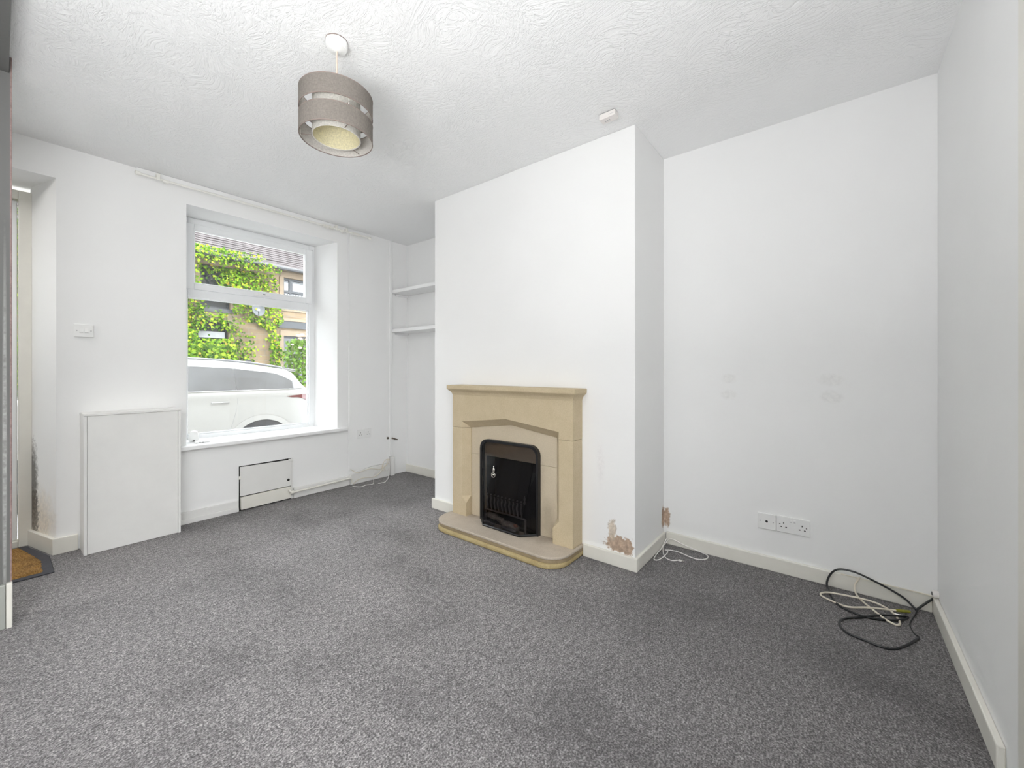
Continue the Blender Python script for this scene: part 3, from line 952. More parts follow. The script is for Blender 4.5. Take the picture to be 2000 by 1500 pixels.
# ------------------------------------------------------------------ loose wires at the foot of the trunking
def cable(name, pts, r, mat, label, k=6, cat='cable', group=None):
    c = crom(pts, k)
    o = MB().tube(c, r, 8).obj(name, mat, smooth=True, origin=tuple(c[0]))
    return tag(o, label, cat, group)
cable('phone_wire', [(2.050, 3.550, 0.151), (2.072, 3.548, 0.132), (2.113, 3.546, 0.107), (2.177, 3.545, 0.112), (2.243, 3.544, 0.119), (2.311, 3.543, 0.104), (2.370, 3.540, 0.095), (2.385, 3.536, 0.140), (2.424, 3.538, 0.176), (2.472, 3.545, 0.172)], 0.0026, 'cream_cable', 'thin cream wire looping above the skirting beside the trunking')
cable('aerial_wire', [(2.072, 3.545, 0.007), (2.104, 3.545, 0.030), (2.153, 3.544, 0.043), (2.218, 3.544, 0.041), (2.285, 3.544, 0.030), (2.354, 3.544, 0.055), (2.400, 3.543, 0.103), (2.463, 3.543, 0.140)], 0.0034, 'cream_cable', 'cream wire rising along the skirting face towards the trunking')
cable('bell_wire', [(2.040, 3.500, 0.004), (2.072, 3.422, 0.004), (2.141, 3.431, 0.004), (2.198, 3.416, 0.004), (2.240, 3.470, 0.008), (2.280, 3.535, 0.020), (2.294, 3.548, 0.048), (2.330, 3.544, 0.09)], 0.0026, 'white_cable', 'thin white wire trailing onto the carpet below the socket')
cable('stub_cable', [(2.238, 3.390, 0.0045), (2.270, 3.380, 0.0045), (2.301, 3.378, 0.006), (2.376, 3.440, 0.010), (2.440, 3.510, 0.030), (2.462, 3.536, 0.09), (2.470, 3.545, 0.160)], 0.0036, 'white_cable', 'white cable bent out from the trunking onto the carpet')
cable('coiled_wire', [(2.395, 3.537, 0.150), (2.380, 3.535, 0.105), (2.388, 3.535, 0.072), (2.412, 3.535, 0.105), (2.440, 3.537, 0.150), (2.455, 3.540, 0.178), (2.472, 3.544, 0.160)], 0.0026, 'cream_cable', 'small drooping loop of cream wire at the foot of the trunking')
cable('coiled_wire', [(2.405, 3.532, 0.128), (2.412, 3.530, 0.085), (2.432, 3.530, 0.060), (2.448, 3.532, 0.100), (2.458, 3.536, 0.135), (2.474, 3.541, 0.150)], 0.0024, 'white_cable', 'inner white wire loop at the foot of the trunking')

cx_ = thing('aerial_connector', (2.50, YW - 0.03, 0.37), 'dark metal aerial connector sticking out of the wall above the loose wires', 'connector')
MB().lathe((2.462, YW - 0.022, 0.387), [(0.011, 0.0), (0.012, 0.008)], 12, 'y').obj('grommet', 'brass', cx_, smooth=True)
MB().tube([(2.502, YW - 0.030, 0.382), (2.515, YW - 0.05, 0.377), (2.532, YW - 0.085, 0.369)], [0.009, 0.006, 0.005], 10).obj('plug', 'brass', cx_, smooth=True)
MB().tube([(2.515, YW - 0.05, 0.377), (2.518, YW - 0.055, 0.376)], 0.010, 10).obj('collar_nut', 'brass', cx_, smooth=True)

# ------------------------------------------------------------------ cables on the carpet
cable('power_cord', [(2.586, -0.346, 0.068), (2.566, -0.330, 0.060), (2.555, -0.312, 0.044), (2.545, -0.283, 0.012), (2.550, -0.276, 0.016), (2.566, -0.236, 0.046), (2.567, -0.145, 0.084), (2.566, -0.066, 0.106), (2.565, -0.005, 0.097), (2.560, 0.027, 0.050), (2.530, 0.030, 0.008), (2.387, -0.011, 0.006), (2.347, -0.102, 0.006), (2.385, -0.196, 0.007), (2.446, -0.247, 0.010), (2.420, -0.205, 0.014), (2.384, -0.150, 0.012), (2.332, -0.089, 0.006), (2.277, -0.034, 0.006), (2.220, -0.013, 0.006), (2.161, -0.033, 0.006), (2.143, -0.082, 0.006), (2.131, -0.135, 0.006), (2.145, -0.177, 0.006), (2.214, -0.223, 0.006), (2.293, -0.262, 0.006)], 0.0045, 'black_cable', 'black power cord looped on the carpet in the right corner', 7)
cable('thin_black_wire', [(2.540, -0.286, 0.020), (2.510, -0.276, 0.004), (2.407, -0.248, 0.003), (2.334, -0.251, 0.003), (2.308, -0.264, 0.003)], 0.0026, 'black_cable', 'thin black wire curling down beside the looped power cord')
cc = thing('aerial_lead', (2.45, -0.1, 0.0), 'cream aerial lead coiled on the carpet inside the black cord', 'cable')
MB().tube(crom([(2.568, -0.092, 0.086), (2.564, -0.072, 0.036), (2.515, -0.084, 0.012), (2.415, -0.129, 0.016), (2.367, -0.172, 0.008), (2.353, -0.205, 0.006), (2.400, -0.214, 0.006), (2.468, -0.186, 0.012), (2.488, -0.120, 0.020), (2.482, -0.018, 0.016), (2.475, 0.036, 0.010), (2.444, 0.056, 0.006), (2.417, 0.029, 0.006), (2.390, -0.042, 0.008), (2.414, -0.117, 0.020), (2.474, -0.204, 0.012), (2.508, -0.253, 0.008)], 7), 0.0041, 8).obj('lead', 'cream_cable', cc, smooth=True)
MB().tube([(2.478, -0.210, 0.0125), (2.500, -0.240, 0.0095), (2.512, -0.258, 0.008)], 0.0062, 8).obj('sleeve', 'yellow_tape', cc, smooth=True)
MB().lathe((2.455, -0.232, 0.006), [(0.005, 0), (0.0055, 0.004), (0.003, 0.03)], 10, 'y').obj('plug', 'metal', cc, smooth=True)

cw = thing('charger_cable', (2.45, 0.75, 0.0), 'white charger cable looped on the carpet in the alcove corner by the chimney breast', 'cable')
MB().tube(crom([(2.389, 0.692, 0.006), (2.364, 0.724, 0.004), (2.384, 0.770, 0.006), (2.493, 0.815, 0.006), (2.552, 0.815, 0.02), (2.566, 0.803, 0.037), (2.572, 0.778, 0.040), (2.573, 0.72, 0.024), (2.572, 0.632, 0.008), (2.556, 0.581, 0.004), (2.502, 0.578, 0.004), (2.469, 0.627, 0.004), (2.500, 0.735, 0.004), (2.475, 0.794, 0.006), (2.462, 0.778, 0.008), (2.413, 0.769, 0.011), (2.331, 0.783, 0.004), (2.318, 0.808, 0.004), (2.400, 0.818, 0.005), (2.477, 0.816, 0.012), (2.540, 0.816, 0.034), (2.562, 0.812, 0.045)], 6), 0.0028, 8).obj('lead', 'white_cable', cw, smooth=True)
MB().box(2.384, 2.396, 0.676, 0.694, 0.001, 0.009).obj('plug', 'white_cable', cw, bevel=0.002)
MB().box(2.386, 2.394, 0.667, 0.676, 0.003, 0.007).obj('plug_tip', 'metal', cw)

co = thing('cable_outlet', (2.575, YR, 0.062), 'small round metal cable outlet on the right wall above the skirting corner', 'outlet')
MB().lathe((2.572, YR + 0.0185, 0.090), [(0.016, -0.018), (0.016, 0.0), (0.013, 0.002)], 14, 'y').obj('outlet_ring', 'old_plastic', co, smooth=True)
MB().lathe((2.572, YR + 0.0195, 0.090), [(0.008, 0.0), (0.008, 0.0025)], 12, 'y').obj('outlet_hole', 'hole', co)
wl = cable('alcove_wire', [(2.571, -0.335, 0.079), (2.5735, -0.20, 0.078), (2.5735, -0.02, 0.078)], 0.0024, 'cream_cable', 'thin cream wire lying along the top of the skirting in the right corner')

# ------------------------------------------------------------------ curtain rail
cr = thing('curtain_rail', (1.40, 3.53, 2.35), 'white curtain rail with brackets on a batten above the window', 'curtain rail')
MB().box(0.56, 2.255, 3.556, 3.5795, 2.366, 2.3985).obj('batten', 'shelf', cr, bevel=0.003)
MB().tube([(0.56, 3.525, 2.348), (2.235, 3.525, 2.352)], 0.0075, 10).obj('rail', 'cream_plastic', cr, smooth=True)
for x in (0.562, 2.232):
    MB().lathe((x, 3.525, 2.350), [(0.006, -0.016), (0.012, -0.012), (0.012, 0.012), (0.006, 0.016)], 14, 'x').obj('end_cap', 'cream_plastic', cr, smooth=True)
for x in (0.662, 1.895, 1.995):
    b_ = MB().box(x - 0.010, x + 0.010, 3.512, 3.5555, 2.360, 2.3805)
    b_.box(x - 0.010, x + 0.010, 3.511, 3.517, 2.336, 2.362)
    b_.obj('bracket', 'cream_plastic', cr, bevel=0.002)
for x in (0.700, 1.945):
    MB().sphere((x, 3.520, 2.340), 0.014, 10, 8, (1.2, 0.8, 0.8)).obj('runner_stop', 'cream_plastic', cr, smooth=True)
for k in range(9):
    x = 1.780 + k * 0.0105
    MB().box(x - 0.0025, x + 0.0025, 3.516, 3.534, 2.333, 2.362).obj('glider', 'cream_plastic', cr, bevel=0.001)
for x in (1.16, 1.42):
    MB().lathe((x, 3.525, 2.3495), [(0.0092, -0.006), (0.0092, 0.006)], 12, 'x').obj('rail_joint', 'cream_plastic', cr, smooth=True)
MB().box(2.04, 2.11, 3.513, 3.537, 2.338, 2.362).obj('end_pulley', 'cream_plastic', cr, bevel=0.004)

# ------------------------------------------------------------------ things on the sill
sd = thing('plug_in_freshener', (0.905, 3.73, 0.547), 'rounded white plastic plug-in device at the left end of the window sill', 'device')
MB().lathe((0.905, 3.735, 0.547), [(0.024, 0.0), (0.030, 0.008), (0.032, 0.030), (0.030, 0.055), (0.022, 0.075), (0.008, 0.082)], 20).obj('body', 'plastic', sd, smooth=True)
MB().box(0.892, 0.902, 3.700, 3.706, 0.553, 0.560).obj('foot', 'gap', sd)
kf = thing('remote_fob', (0.935, 3.64, 0.547), 'small flat white remote with grey buttons lying on the window sill', 'remote')
MB().box(0.885, 0.975, 3.615, 3.655, 0.5475, 0.557).obj('body', 'plastic', kf, bevel=0.004)
for x in (0.905, 0.925):
    MB().box(x, x + 0.012, 3.6135, 3.617, 0.5495, 0.5555).obj('button', 'switch_grey', kf)

# ------------------------------------------------------------------ pendant lamp
LX, LY = 0.847, 1.571
pl = thing('pendant_lamp', (LX, LY, 2.006), 'taupe two band drum pendant lamp with cream inner shade hanging from the ceiling', 'lamp')
MB().lathe((LX, LY, 2.366), [(0.010, -0.006), (0.016, -0.003), (0.036, 0.002), (0.041, 0.010), (0.042, 0.030)], 32).obj('ceiling_rose', 'plastic', pl, smooth=True)
MB().lathe((LX, LY, 2.396), [(0.0425, 0.0), (0.0425, 0.0035)], 32).obj('rose_edge', 'trim_edge', pl)
MB().tube([(LX, LY, 2.362), (LX, LY, 2.130)], 0.0035, 8).obj('cord', 'cord', pl, smooth=True)
RO, RI = 0.137, 0.090
def drum(r, z0, z1, th, mat, name, root, lin=None):
    m = MB()
    m.lathe((LX, LY, 0), [(r, z0), (r, z1)], 64, cap=False)
    m.lathe((LX, LY, 0), [(r - th, z0), (r - th, z1)], 64, cap=False, mi=1)
    o = m.obj(name, [mat, lin or mat], root, smooth=True)
    return o
for z0, z1 in ((2.107, 2.180), (2.006, 2.080)):
    d_ = drum(RO, z0, z1, 0.0018, 'shade', 'shade_band', pl, 'band_lining')
    for z in (z0, z1):
        MB().torus((LX, LY, z), RO - 0.0009, 0.0018, 'z', 64, 6).obj('band_edging', 'trim_edge', d_, smooth=True)
ins = drum(RI, 2.012, 2.172, 0.0015, 'inner_shade', 'inner_shade', pl)
drum(RI - 0.002, 2.013, 2.171, 0.0010, 'shade_lining', 'shade_lining', ins)
MB().torus((LX, LY, 2.012), RI - 0.001, 0.0022, 'z', 64, 6).obj('inner_edging', 'inner_shade', ins, smooth=True)
for k in range(3):
    a = 2 * PI * k / 3 + 0.35
    for z in (2.093, 2.014):
        MB().tube([(LX + math.cos(a) * RI, LY + math.sin(a) * RI, z), (LX + math.cos(a) * (RO - 0.001), LY + math.sin(a) * (RO - 0.001), z)], 0.0014, 6).obj('strut', 'trim_edge', pl)
    MB().tube([(LX + math.cos(a) * (RO - 0.003), LY + math.sin(a) * (RO - 0.003), 2.010), (LX + math.cos(a) * (RO - 0.003), LY + math.sin(a) * (RO - 0.003), 2.176)], 0.0014, 6).obj('wire', 'inner_shade', pl)
    MB().tube([(LX + math.cos(a) * 0.018, LY + math.sin(a) * 0.018, 2.145), (LX + math.cos(a) * (RI - 0.001), LY + math.sin(a) * (RI - 0.001), 2.165)], 0.0014, 6).obj('strut', 'inner_shade', pl)
MB().lathe((LX, LY, 2.095), [(0.014, 0.0), (0.018, 0.005), (0.018, 0.045), (0.008, 0.06)], 16).obj('lamp_holder', 'plastic', pl, smooth=True)
MB().torus((LX, LY, 2.145), 0.019, 0.003, 'z', 20, 6).obj('shade_ring', 'plastic', pl, smooth=True)

# ------------------------------------------------------------------ alarm box on the ceiling
al = thing('alarm_box', (1.955, 0.913, 2.368), 'small white box alarm fixed to the ceiling by the chimney breast', 'alarm')
MB().box(1.930, 1.979, 0.870, 0.957, 2.368, 2.3965).obj('case', 'old_plastic', al, bevel=0.003)
MB().box(1.933, 1.976, 0.873, 0.954, 2.3966, 2.3998).obj('mounting_plate', 'gasket', al)
for (x, y) in ((1.958, 0.934), (1.960, 0.922), (1.956, 0.910)):
    MB().box(x - 0.006, x + 0.006, y - 0.002, y + 0.002, 2.3672, 2.3682).obj('vent', 'switch_grey', al)
MB().box(1.9292, 1.9302, 0.876, 0.905, 2.3795, 2.3805).obj('seam', 'switch_grey', al)

# ================================================================== outside : street
GZ = -0.53
M['asphalt'] = simple('asphalt', (0.30, 0.30, 0.305), 0.9, vary=0.25, vscale=20, bump=0.5, bscale=150)
M['paving'] = simple('pavement', (0.66, 0.65, 0.63), 0.9, vary=0.2, vscale=6, bump=0.3, bscale=80)
def brickwork(name, c1, c2, mortar, bw, bh, axis='y', bump=0.5):
    t = NT(name)
    sep = t.n('ShaderNodeSeparateXYZ')
    t.l(t.co, sep.inputs[0])
    cb = t.n('ShaderNodeCombineXYZ')
    t.l(sep.outputs['X' if axis == 'y' else 'Y'], cb.inputs[0])
    t.l(sep.outputs['Z'], cb.inputs[1])
    br = t.n('ShaderNodeTexBrick')
    br.inputs['Scale'].default_value = 1.0
    br.inputs['Brick Width'].default_value = bw
    br.inputs['Row Height'].default_value = bh
    br.inputs['Mortar Size'].default_value = bh * 0.07
    br.inputs['Color1'].default_value = (*c1, 1)
    br.inputs['Color2'].default_value = (*c2, 1)
    br.inputs['Mortar'].default_value = (*mortar, 1)
    t.l(cb.outputs[0], br.inputs['Vector'])
    c = t.mix(1.0, br.outputs['Color'], t.ramp(t.noise(4, 5, 0.65), [(0.3, 0.72), (0.7, 1.12)]), 'MULTIPLY')
    t.l(c, t.b.inputs['Base Color'])
    t.b.inputs['Roughness'].default_value = 0.9
    t.bump(t.math('ADD', t.math('MULTIPLY', br.outputs['Fac'], -1.0), t.math('MULTIPLY', t.noise(30, 4, 0.6), 0.5)), bump, 0.02)
    return t.m
M['cottage'] = brickwork('street_stone', (0.15, 0.105, 0.062), (0.20, 0.148, 0.09), (0.155, 0.13, 0.10), 0.42, 0.15)
M['our_front'] = brickwork('own_house_stone', (0.30, 0.26, 0.21), (0.36, 0.32, 0.26), (0.24, 0.22, 0.19), 0.40, 0.16)
M['dressed'] = simple('dressed_stone', (0.17, 0.13, 0.09), 0.9, vary=0.2, vscale=5, bump=0.2, bscale=40)
M['slate'] = simple('stone_slate', (0.040, 0.031, 0.031), 0.9, vary=0.35, vscale=3, bump=0.4, bscale=25)
M['dark_paint'] = simple('dark_grey_paint', (0.018, 0.020, 0.024), 0.5, vary=0.1)
M['gutter'] = simple('gutter_grey', (0.035, 0.035, 0.038), 0.5, vary=0.2)
M['dark_pane'] = simple('street_window_glass', (0.03, 0.033, 0.038), 0.05, vary=0.3, vscale=2)
M['blind'] = simple('white_blind', (0.24, 0.245, 0.26), 0.7, vary=0.1)
M['dish'] = simple('grey_dish', (0.055, 0.058, 0.064), 0.6, vary=0.1)
t = NT('leaves')
isl = t.n('ShaderNodeNewGeometry').outputs['Random Per Island']
c = t.ramp(isl, [(0.0, (0.02, 0.06, 0.003)), (0.30, (0.07, 0.155, 0.006)), (0.65, (0.165, 0.285, 0.010)), (0.92, (0.32, 0.44, 0.025)), (1.0, (0.34, 0.20, 0.04))])
c = t.mix(1.0, c, t.ramp(t.noise(1.1, 3, 0.6), [(0.3, 0.55), (0.7, 1.15)]), 'MULTIPLY')
t.l(c, t.b.inputs['Base Color'])
t.b.inputs['Roughness'].default_value = 0.6
t.b.inputs['Specular IOR Level'].default_value = 0.15
tl = t.n('ShaderNodeBsdfTranslucent')
t.l(c, tl.inputs['Color'])
mx = t.n('ShaderNodeMixShader')
mx.inputs[0].default_value = 0.35
t.l(t.b.outputs[0], mx.inputs[1])
t.l(tl.outputs[0], mx.inputs[2])
t.l(mx.outputs[0], t.out.inputs['Surface'])
M['leaf'] = t.m
M['rose_leaf'] = simple('rose_leaf', (0.075, 0.135, 0.018), 0.7, spec=0.1, vary=0.45, vscale=14)
M['petal'] = simple('rose_petal', (0.70, 0.57, 0.50), 0.6, vary=0.12, vscale=20)
M['stem'] = simple('stem', (0.09, 0.08, 0.04), 0.8, vary=0.2)

struct(MB().box(-14, 22, YO + 1.5, 11.4, GZ - 0.2, GZ).obj('floor_street', 'asphalt'), 'grey asphalt street outside the window')
p_ = MB().box(-14, 22, YO + 0.08, YO + 1.49, GZ - 0.2, GZ + 0.10)
p_.box(-14, 22, 11.41, 13.0, GZ - 0.2, GZ + 0.10)
struct(p_.obj('floor_pavement', 'paving'), 'paved footways outside the window')
# outer skin of the own house
w = MB()
for (x0, x1, z0, z1) in ((-4, -0.72, GZ, 6.0), (0.12, 0.86, GZ, 6.0), (1.96, 7, GZ, 6.0), (0.86, 1.96, GZ, 0.500), (0.86, 1.96, 2.24, 6.0), (-0.72, 0.12, 2.16, 6.0), (-0.72, 0.12, GZ, -0.01)):
    w.box(x0, x1, YO + 0.001, YO + 0.08, z0, z1)
struct(w.obj('wall_outer', 'our_front'), 'stone outer face of the front wall')

# house across the street
HY = 13.0
hs = thing('cottage', (4.5, HY, GZ), 'stone cottage with slate roof across the street', 'house')
EZ = 4.12
openings = [(3.28, 3.96, 2.72, 3.86), (5.34, 6.34, 2.95, 3.86), (3.20, 3.92, 1.00, 2.36), (5.34, 6.34, 0.75, 2.10), (0.6, 1.5, 2.72, 3.86), (0.6, 1.5, 0.9, 2.3), (8.2, 9.2, 2.95, 3.86), (8.2, 9.2, 0.75, 2.10)]
xs = sorted({-10.0, 18.0} | {o[0] for o in openings} | {o[1] for o in openings})
w = MB()
for a_, b_ in zip(xs[:-1], xs[1:]):
    zs = [(GZ, EZ)]
    for (x0, x1, z0, z1) in openings:
        if x0 <= a_ + 1e-6 and x1 >= b_ - 1e-6:
            nz_ = []
            for (p0, p1) in zs:
                if z0 > p0: nz_.append((p0, min(z0, p1)))
                if z1 < p1: nz_.append((max(z1, p0), p1))
            zs = [q for q in nz_ if q[1] - q[0] > 1e-6 and not (q[0] >= z0 and q[1] <= z1)]
    for (p0, p1) in zs:
        w.box(a_, b_, HY, HY + 0.4, p0, p1)
w.obj('wall', 'cottage', hs)
# roof : courses of stone slates
random.seed(21)
slope = math.radians(38)
rf = MB()
for r in range(28):
    s0 = r * 0.14
    y = HY - 0.28 + s0 * math.cos(slope)
    z = EZ - 0.04 + s0 * math.sin(slope)
    x = -10.0 + random.uniform(-0.3, 0)
    while x < 17.5:
        wd = random.uniform(0.22, 0.50)
        th = random.uniform(0.012, 0.022)
        y2, z2 = y + 0.20 * math.cos(slope), z + 0.20 * math.sin(slope)
        nx_, nz_ = -math.sin(slope) * th, math.cos(slope) * th
        lift = 0.024
        v = []
        for xx in (x, x + wd - 0.005):
            v += [(xx, y + nx_ * 0, z + lift), (xx, y2, z2), (xx, y2 + nx_, z2 + nz_), (xx, y + nx_, z + lift + nz_)]
        rf.add(v, [(0, 1, 2, 3), (7, 6, 5, 4), (0, 4, 5, 1), (1, 5, 6, 2), (2, 6, 7, 3), (3, 7, 4, 0)])
        x += wd
ro = rf.obj('roof', 'slate', hs)
ro['kind'] = 'stuff'
MB().add([(-10, HY - 0.2, EZ - 0.02), (18, HY - 0.2, EZ - 0.02), (18, HY + 3.4, EZ + 2.74), (-10, HY + 3.4, EZ + 2.74)], [(0, 1, 2, 3)]).obj('roof_underlay', 'gutter', hs)
MB().tube([(-10, HY - 0.30, EZ - 0.06), (18, HY - 0.30, EZ - 0.06)], 0.055, 8).obj('gutter', 'gutter', hs, smooth=True)
# windows of the cottage
def cottage_window(x0, x1, z0, z1, kind):
    f_ = ring(x0, x1, z0, z1, 0.05, 0.05, 0.05, 0.06, HY + 0.08, HY + 0.16)
    xm = (x0 + x1) / 2
    if kind in ('louvre', 'plain'):
        f_.box(xm - 0.3 if kind == 'louvre' else xm - 0.025, xm - 0.24 if kind == 'louvre' else xm + 0.025, HY + 0.08, HY + 0.16, z0 + 0.05, z1 - 0.06)
        f_.box(x0 + 0.05, x1 - 0.05, HY + 0.081, HY + 0.159, z0 + (z1 - z0) * 0.52, z0 + (z1 - z0) * 0.52 + 0.05)
    wn_ = f_.obj('window', 'dark_paint', hs)
    MB().box(x0 + 0.05, x1 - 0.05, HY + 0.12, HY + 0.13, z0 + 0.05, z1 - 0.06).obj('pane', 'dark_pane', wn_)
    if kind == 'louvre':
        k = 0
        x = x0 + 0.07
        while x < x1 - 0.1:
            MB().box(x, x + 0.055, HY + 0.085, HY + 0.10, z0 + 0.05, z0 + (z1 - z0) * 0.48).obj('slat', 'blind', wn_)
            x += 0.085
        for (a_, b_) in ((x0 + 0.06, xm - 0.32), (xm - 0.2, x1 - 0.12)):
            MB().box(a_, b_, HY + 0.105, HY + 0.115, z0 + (z1 - z0) * 0.60, z1 - 0.12).obj('net_curtain', 'blind', wn_)
    if kind == 'blind':
        MB().box(x0 + 0.05, x1 - 0.08, HY + 0.03, HY + 0.07, 1.93, 2.10).obj('blind', 'blind', wn_)
    MB().box(x0 - 0.08, x1 + 0.08, HY - 0.03, HY + 0.079, z0 - 0.10, z0).obj('sill', 'gutter' if kind in ('plain', 'ivy') else 'dressed', hs)
    MB().box(x0 - 0.10, x1 + 0.10, HY - 0.02, HY - 0.001, z1, z1 + 0.17).obj('lintel', 'dressed', hs)
    for xx in (x0 - 0.12, x1):
        MB().box(xx, xx + 0.12, HY - 0.02, HY - 0.001, z0, z1).obj('jamb', 'dressed', hs)
kinds = ['ivy', 'louvre', 'blind', 'plain', 'plain', 'plain', 'plain', 'plain']
for o_, k_ in zip(openings, kinds):
    cottage_window(*o_, k_)
MB().box(5.18, 6.6, HY - 0.07, HY - 0.021, 2.33, 2.54).obj('fascia', 'dark_paint', hs)
MB().box(5.18, 6.6, HY - 0.09, HY - 0.021, 2.545, 2.63).obj('string_course', 'dressed', hs)

# ivy over the cottage front
random.seed(5)
def leaf_quad(m, p, size, nrm=None):
    d = Vector((random.gauss(0, 0.55), -1 + random.gauss(0, 0.3), random.gauss(0.35, 0.45))).normalized() if nrm is None else nrm
    up = Vector((random.gauss(0, 0.5), random.gauss(0, 0.3), -1))
    up = (up - d * up.dot(d)).normalized()
    sd = d.cross(up)
    p = Vector(p)
    L, W = size, size * 0.46
    m.add([p, p + up * L * 0.45 + sd * W + d * size * 0.12, p + up * L, p + up * L * 0.45 - sd * W + d * size * 0.12], [(0, 1, 2), (0, 2, 3)])
def in_ell(x, z, cx, cz, rx, rz):
    return ((x - cx) / rx) ** 2 + ((z - cz) / rz) ** 2 < 1
def bare(x, z):
    if 3.32 < x < 3.66 and 3.25 < z < 3.75 - (x - 3.32) * 0.9 and random.random() < 0.85: return True
    if 3.36 < x < 3.98 and 2.62 < z < 3.02 and random.random() < 0.97: return True
    if 3.18 < x < 3.90 and 1.92 < z < 2.14 and random.random() < 0.97: return True
    if 3.35 < x < 3.85 and 2.14 < z < 2.36 and random.random() < 0.55: return True
    if in_ell(x, z, 4.45, 2.25, 0.25, 0.20) and random.random() < 0.97: return True
    if in_ell(x, z, 4.72, 1.72, 0.20, 0.62) and random.random() < 0.97: return True
    if in_ell(x, z, 4.05, 2.50, 0.30, 0.10) and random.random() < 0.6: return True
    if in_ell(x, z, 4.20, 3.22, 0.55, 0.10) and random.random() < 0.5: return True
    return False
iv = MB()
cnt = 0
while cnt < 21000:
    x = random.uniform(-1.5, 5.34)
    z = random.uniform(GZ + 0.2, EZ + 0.18)
    edge = 5.20 + 0.10 * math.sin(z * 5.1) + 0.06 * math.sin(z * 13)
    if z > 3.7: edge -= (z - 3.7) * 1.1
    if 3.0 < z < 3.6: edge -= 0.02
    if x > edge or bare(x, z):
        continue
    if z > EZ - 0.02 and x > 4.6:
        continue
    dens = 0.65 + 0.35 * math.sin(x * 3.1 + 1) * math.sin(z * 2.3)
    if random.random() > dens:
        continue
    th = random.random() ** 1.5 * (0.16 + 0.14 * max(0, math.sin(x * 2.3 + z * 3.7)))
    if z > EZ - 0.25: th += 0.26
    leaf_quad(iv, (x, HY - 0.05 - th, z), random.uniform(0.045, 0.095))
    cnt += 1
io = iv.obj('ivy', 'leaf', origin=(3.0, HY - 0.1, GZ))
tag(io, 'bright green ivy covering the cottage front across the street', 'ivy', kind='stuff')

# shrub in front of the cottage, left part of the window view
sh = thing('garden_shrub', (3.55, 12.2, GZ + 0.1), 'yellow green leafy shrub behind the car at the left of the window view', 'shrub')
m = MB()
for k in range(1700):
    a_, b_ = random.uniform(0, 2 * PI), random.random() ** 0.5
    h_ = random.random()
    rr = (0.75 - 0.35 * h_) * (0.55 + 0.45 * b_)
    leaf_quad(m, (3.35 + math.cos(a_) * rr * 1.15, 12.25 + math.sin(a_) * rr * 0.7, GZ + 0.15 + h_ * 2.15), random.uniform(0.06, 0.12))
fo = m.obj('foliage', 'leaf', sh)
fo['kind'] = 'stuff'
m = MB()
for k in range(7):
    a_ = 2 * PI * k / 7
    m.tube([(3.35, 12.25, GZ + 0.1), (3.35 + 0.3 * math.cos(a_), 12.25 + 0.2 * math.sin(a_), GZ + 1.0), (3.35 + 0.5 * math.cos(a_), 12.25 + 0.3 * math.sin(a_), GZ + 1.9)], 0.015, 6)
m.obj('stem', 'stem', sh)

# rose bush with pale flowers
rb = thing('rose_bush', (4.42, 10.0, GZ), 'rose bush with pale pink flowers behind the rear of the car', 'rose bush')
m = MB()
for k in range(1500):
    a_ = random.uniform(0, 2 * PI)
    h_ = random.random()
    rr = (0.36 - 0.22 * abs(h_ - 0.55)) * random.random() ** 0.5
    leaf_quad(m, (4.44 + math.cos(a_) * rr, 10.0 + math.sin(a_) * rr, GZ + 0.15 + h_ * 2.2), random.uniform(0.05, 0.095))
fo = m.obj('foliage', 'rose_leaf', rb)
fo['kind'] = 'stuff'
for k in range(5):
    a_ = 2 * PI * k / 5
    MB().tube(crom([(4.42, 10.0, GZ), (4.42 + 0.12 * math.cos(a_), 10.0 + 0.12 * math.sin(a_), GZ + 1.0), (4.42 + 0.2 * math.cos(a_), 10.0 + 0.2 * math.sin(a_), GZ + 2.2)], 4), 0.012, 6).obj('stem', 'stem', rb, smooth=True)
def rose(x, y, z, s):
    m = MB()
    for ringn, (r, n_, tilt_) in enumerate(((0.25, 3, 1.3), (0.5, 5, 0.9), (0.85, 6, 0.35))):
        for k in range(n_):
            a_ = 2 * PI * k / n_ + ringn * 0.7
            c = Vector((math.cos(a_), math.sin(a_), 0))
            t_ = Vector((-math.sin(a_), math.cos(a_), 0))
            up = Vector((0, 0, 1))
            o_ = Vector((x, y, z))
            out = (c * math.cos(tilt_) + up * math.sin(tilt_))
            b0 = o_ + c * r * s * 0.3
            tip = b0 + out * s * 0.75
            mid = b0 + out * s * 0.42
            m.add([b0 - t_ * s * 0.12, b0 + t_ * s * 0.12, mid + t_ * s * 0.42, tip + t_ * s * 0.2, tip - t_ * s * 0.2, mid - t_ * s * 0.42], [(0, 1, 2, 5), (5, 2, 3, 4)])
    m.sphere((x, y, z + s * 0.3), s * 0.38, 8, 6)
    return m.obj('flower', 'petal', rb, smooth=True)
for (x, z, s) in ((4.325, 1.84, 0.075), (4.40, 1.86, 0.08), (4.37, 1.78, 0.07), (4.18, 1.64, 0.045), (4.52, 1.77, 0.06), (4.60, 1.71, 0.06), (4.36, 1.57, 0.06), (4.58, 1.30, 0.04), (4.47, 1.40, 0.035), (4.70, 1.85, 0.05)):
    rose(x, 9.72 + random.uniform(-0.05, 0.05), z, s)

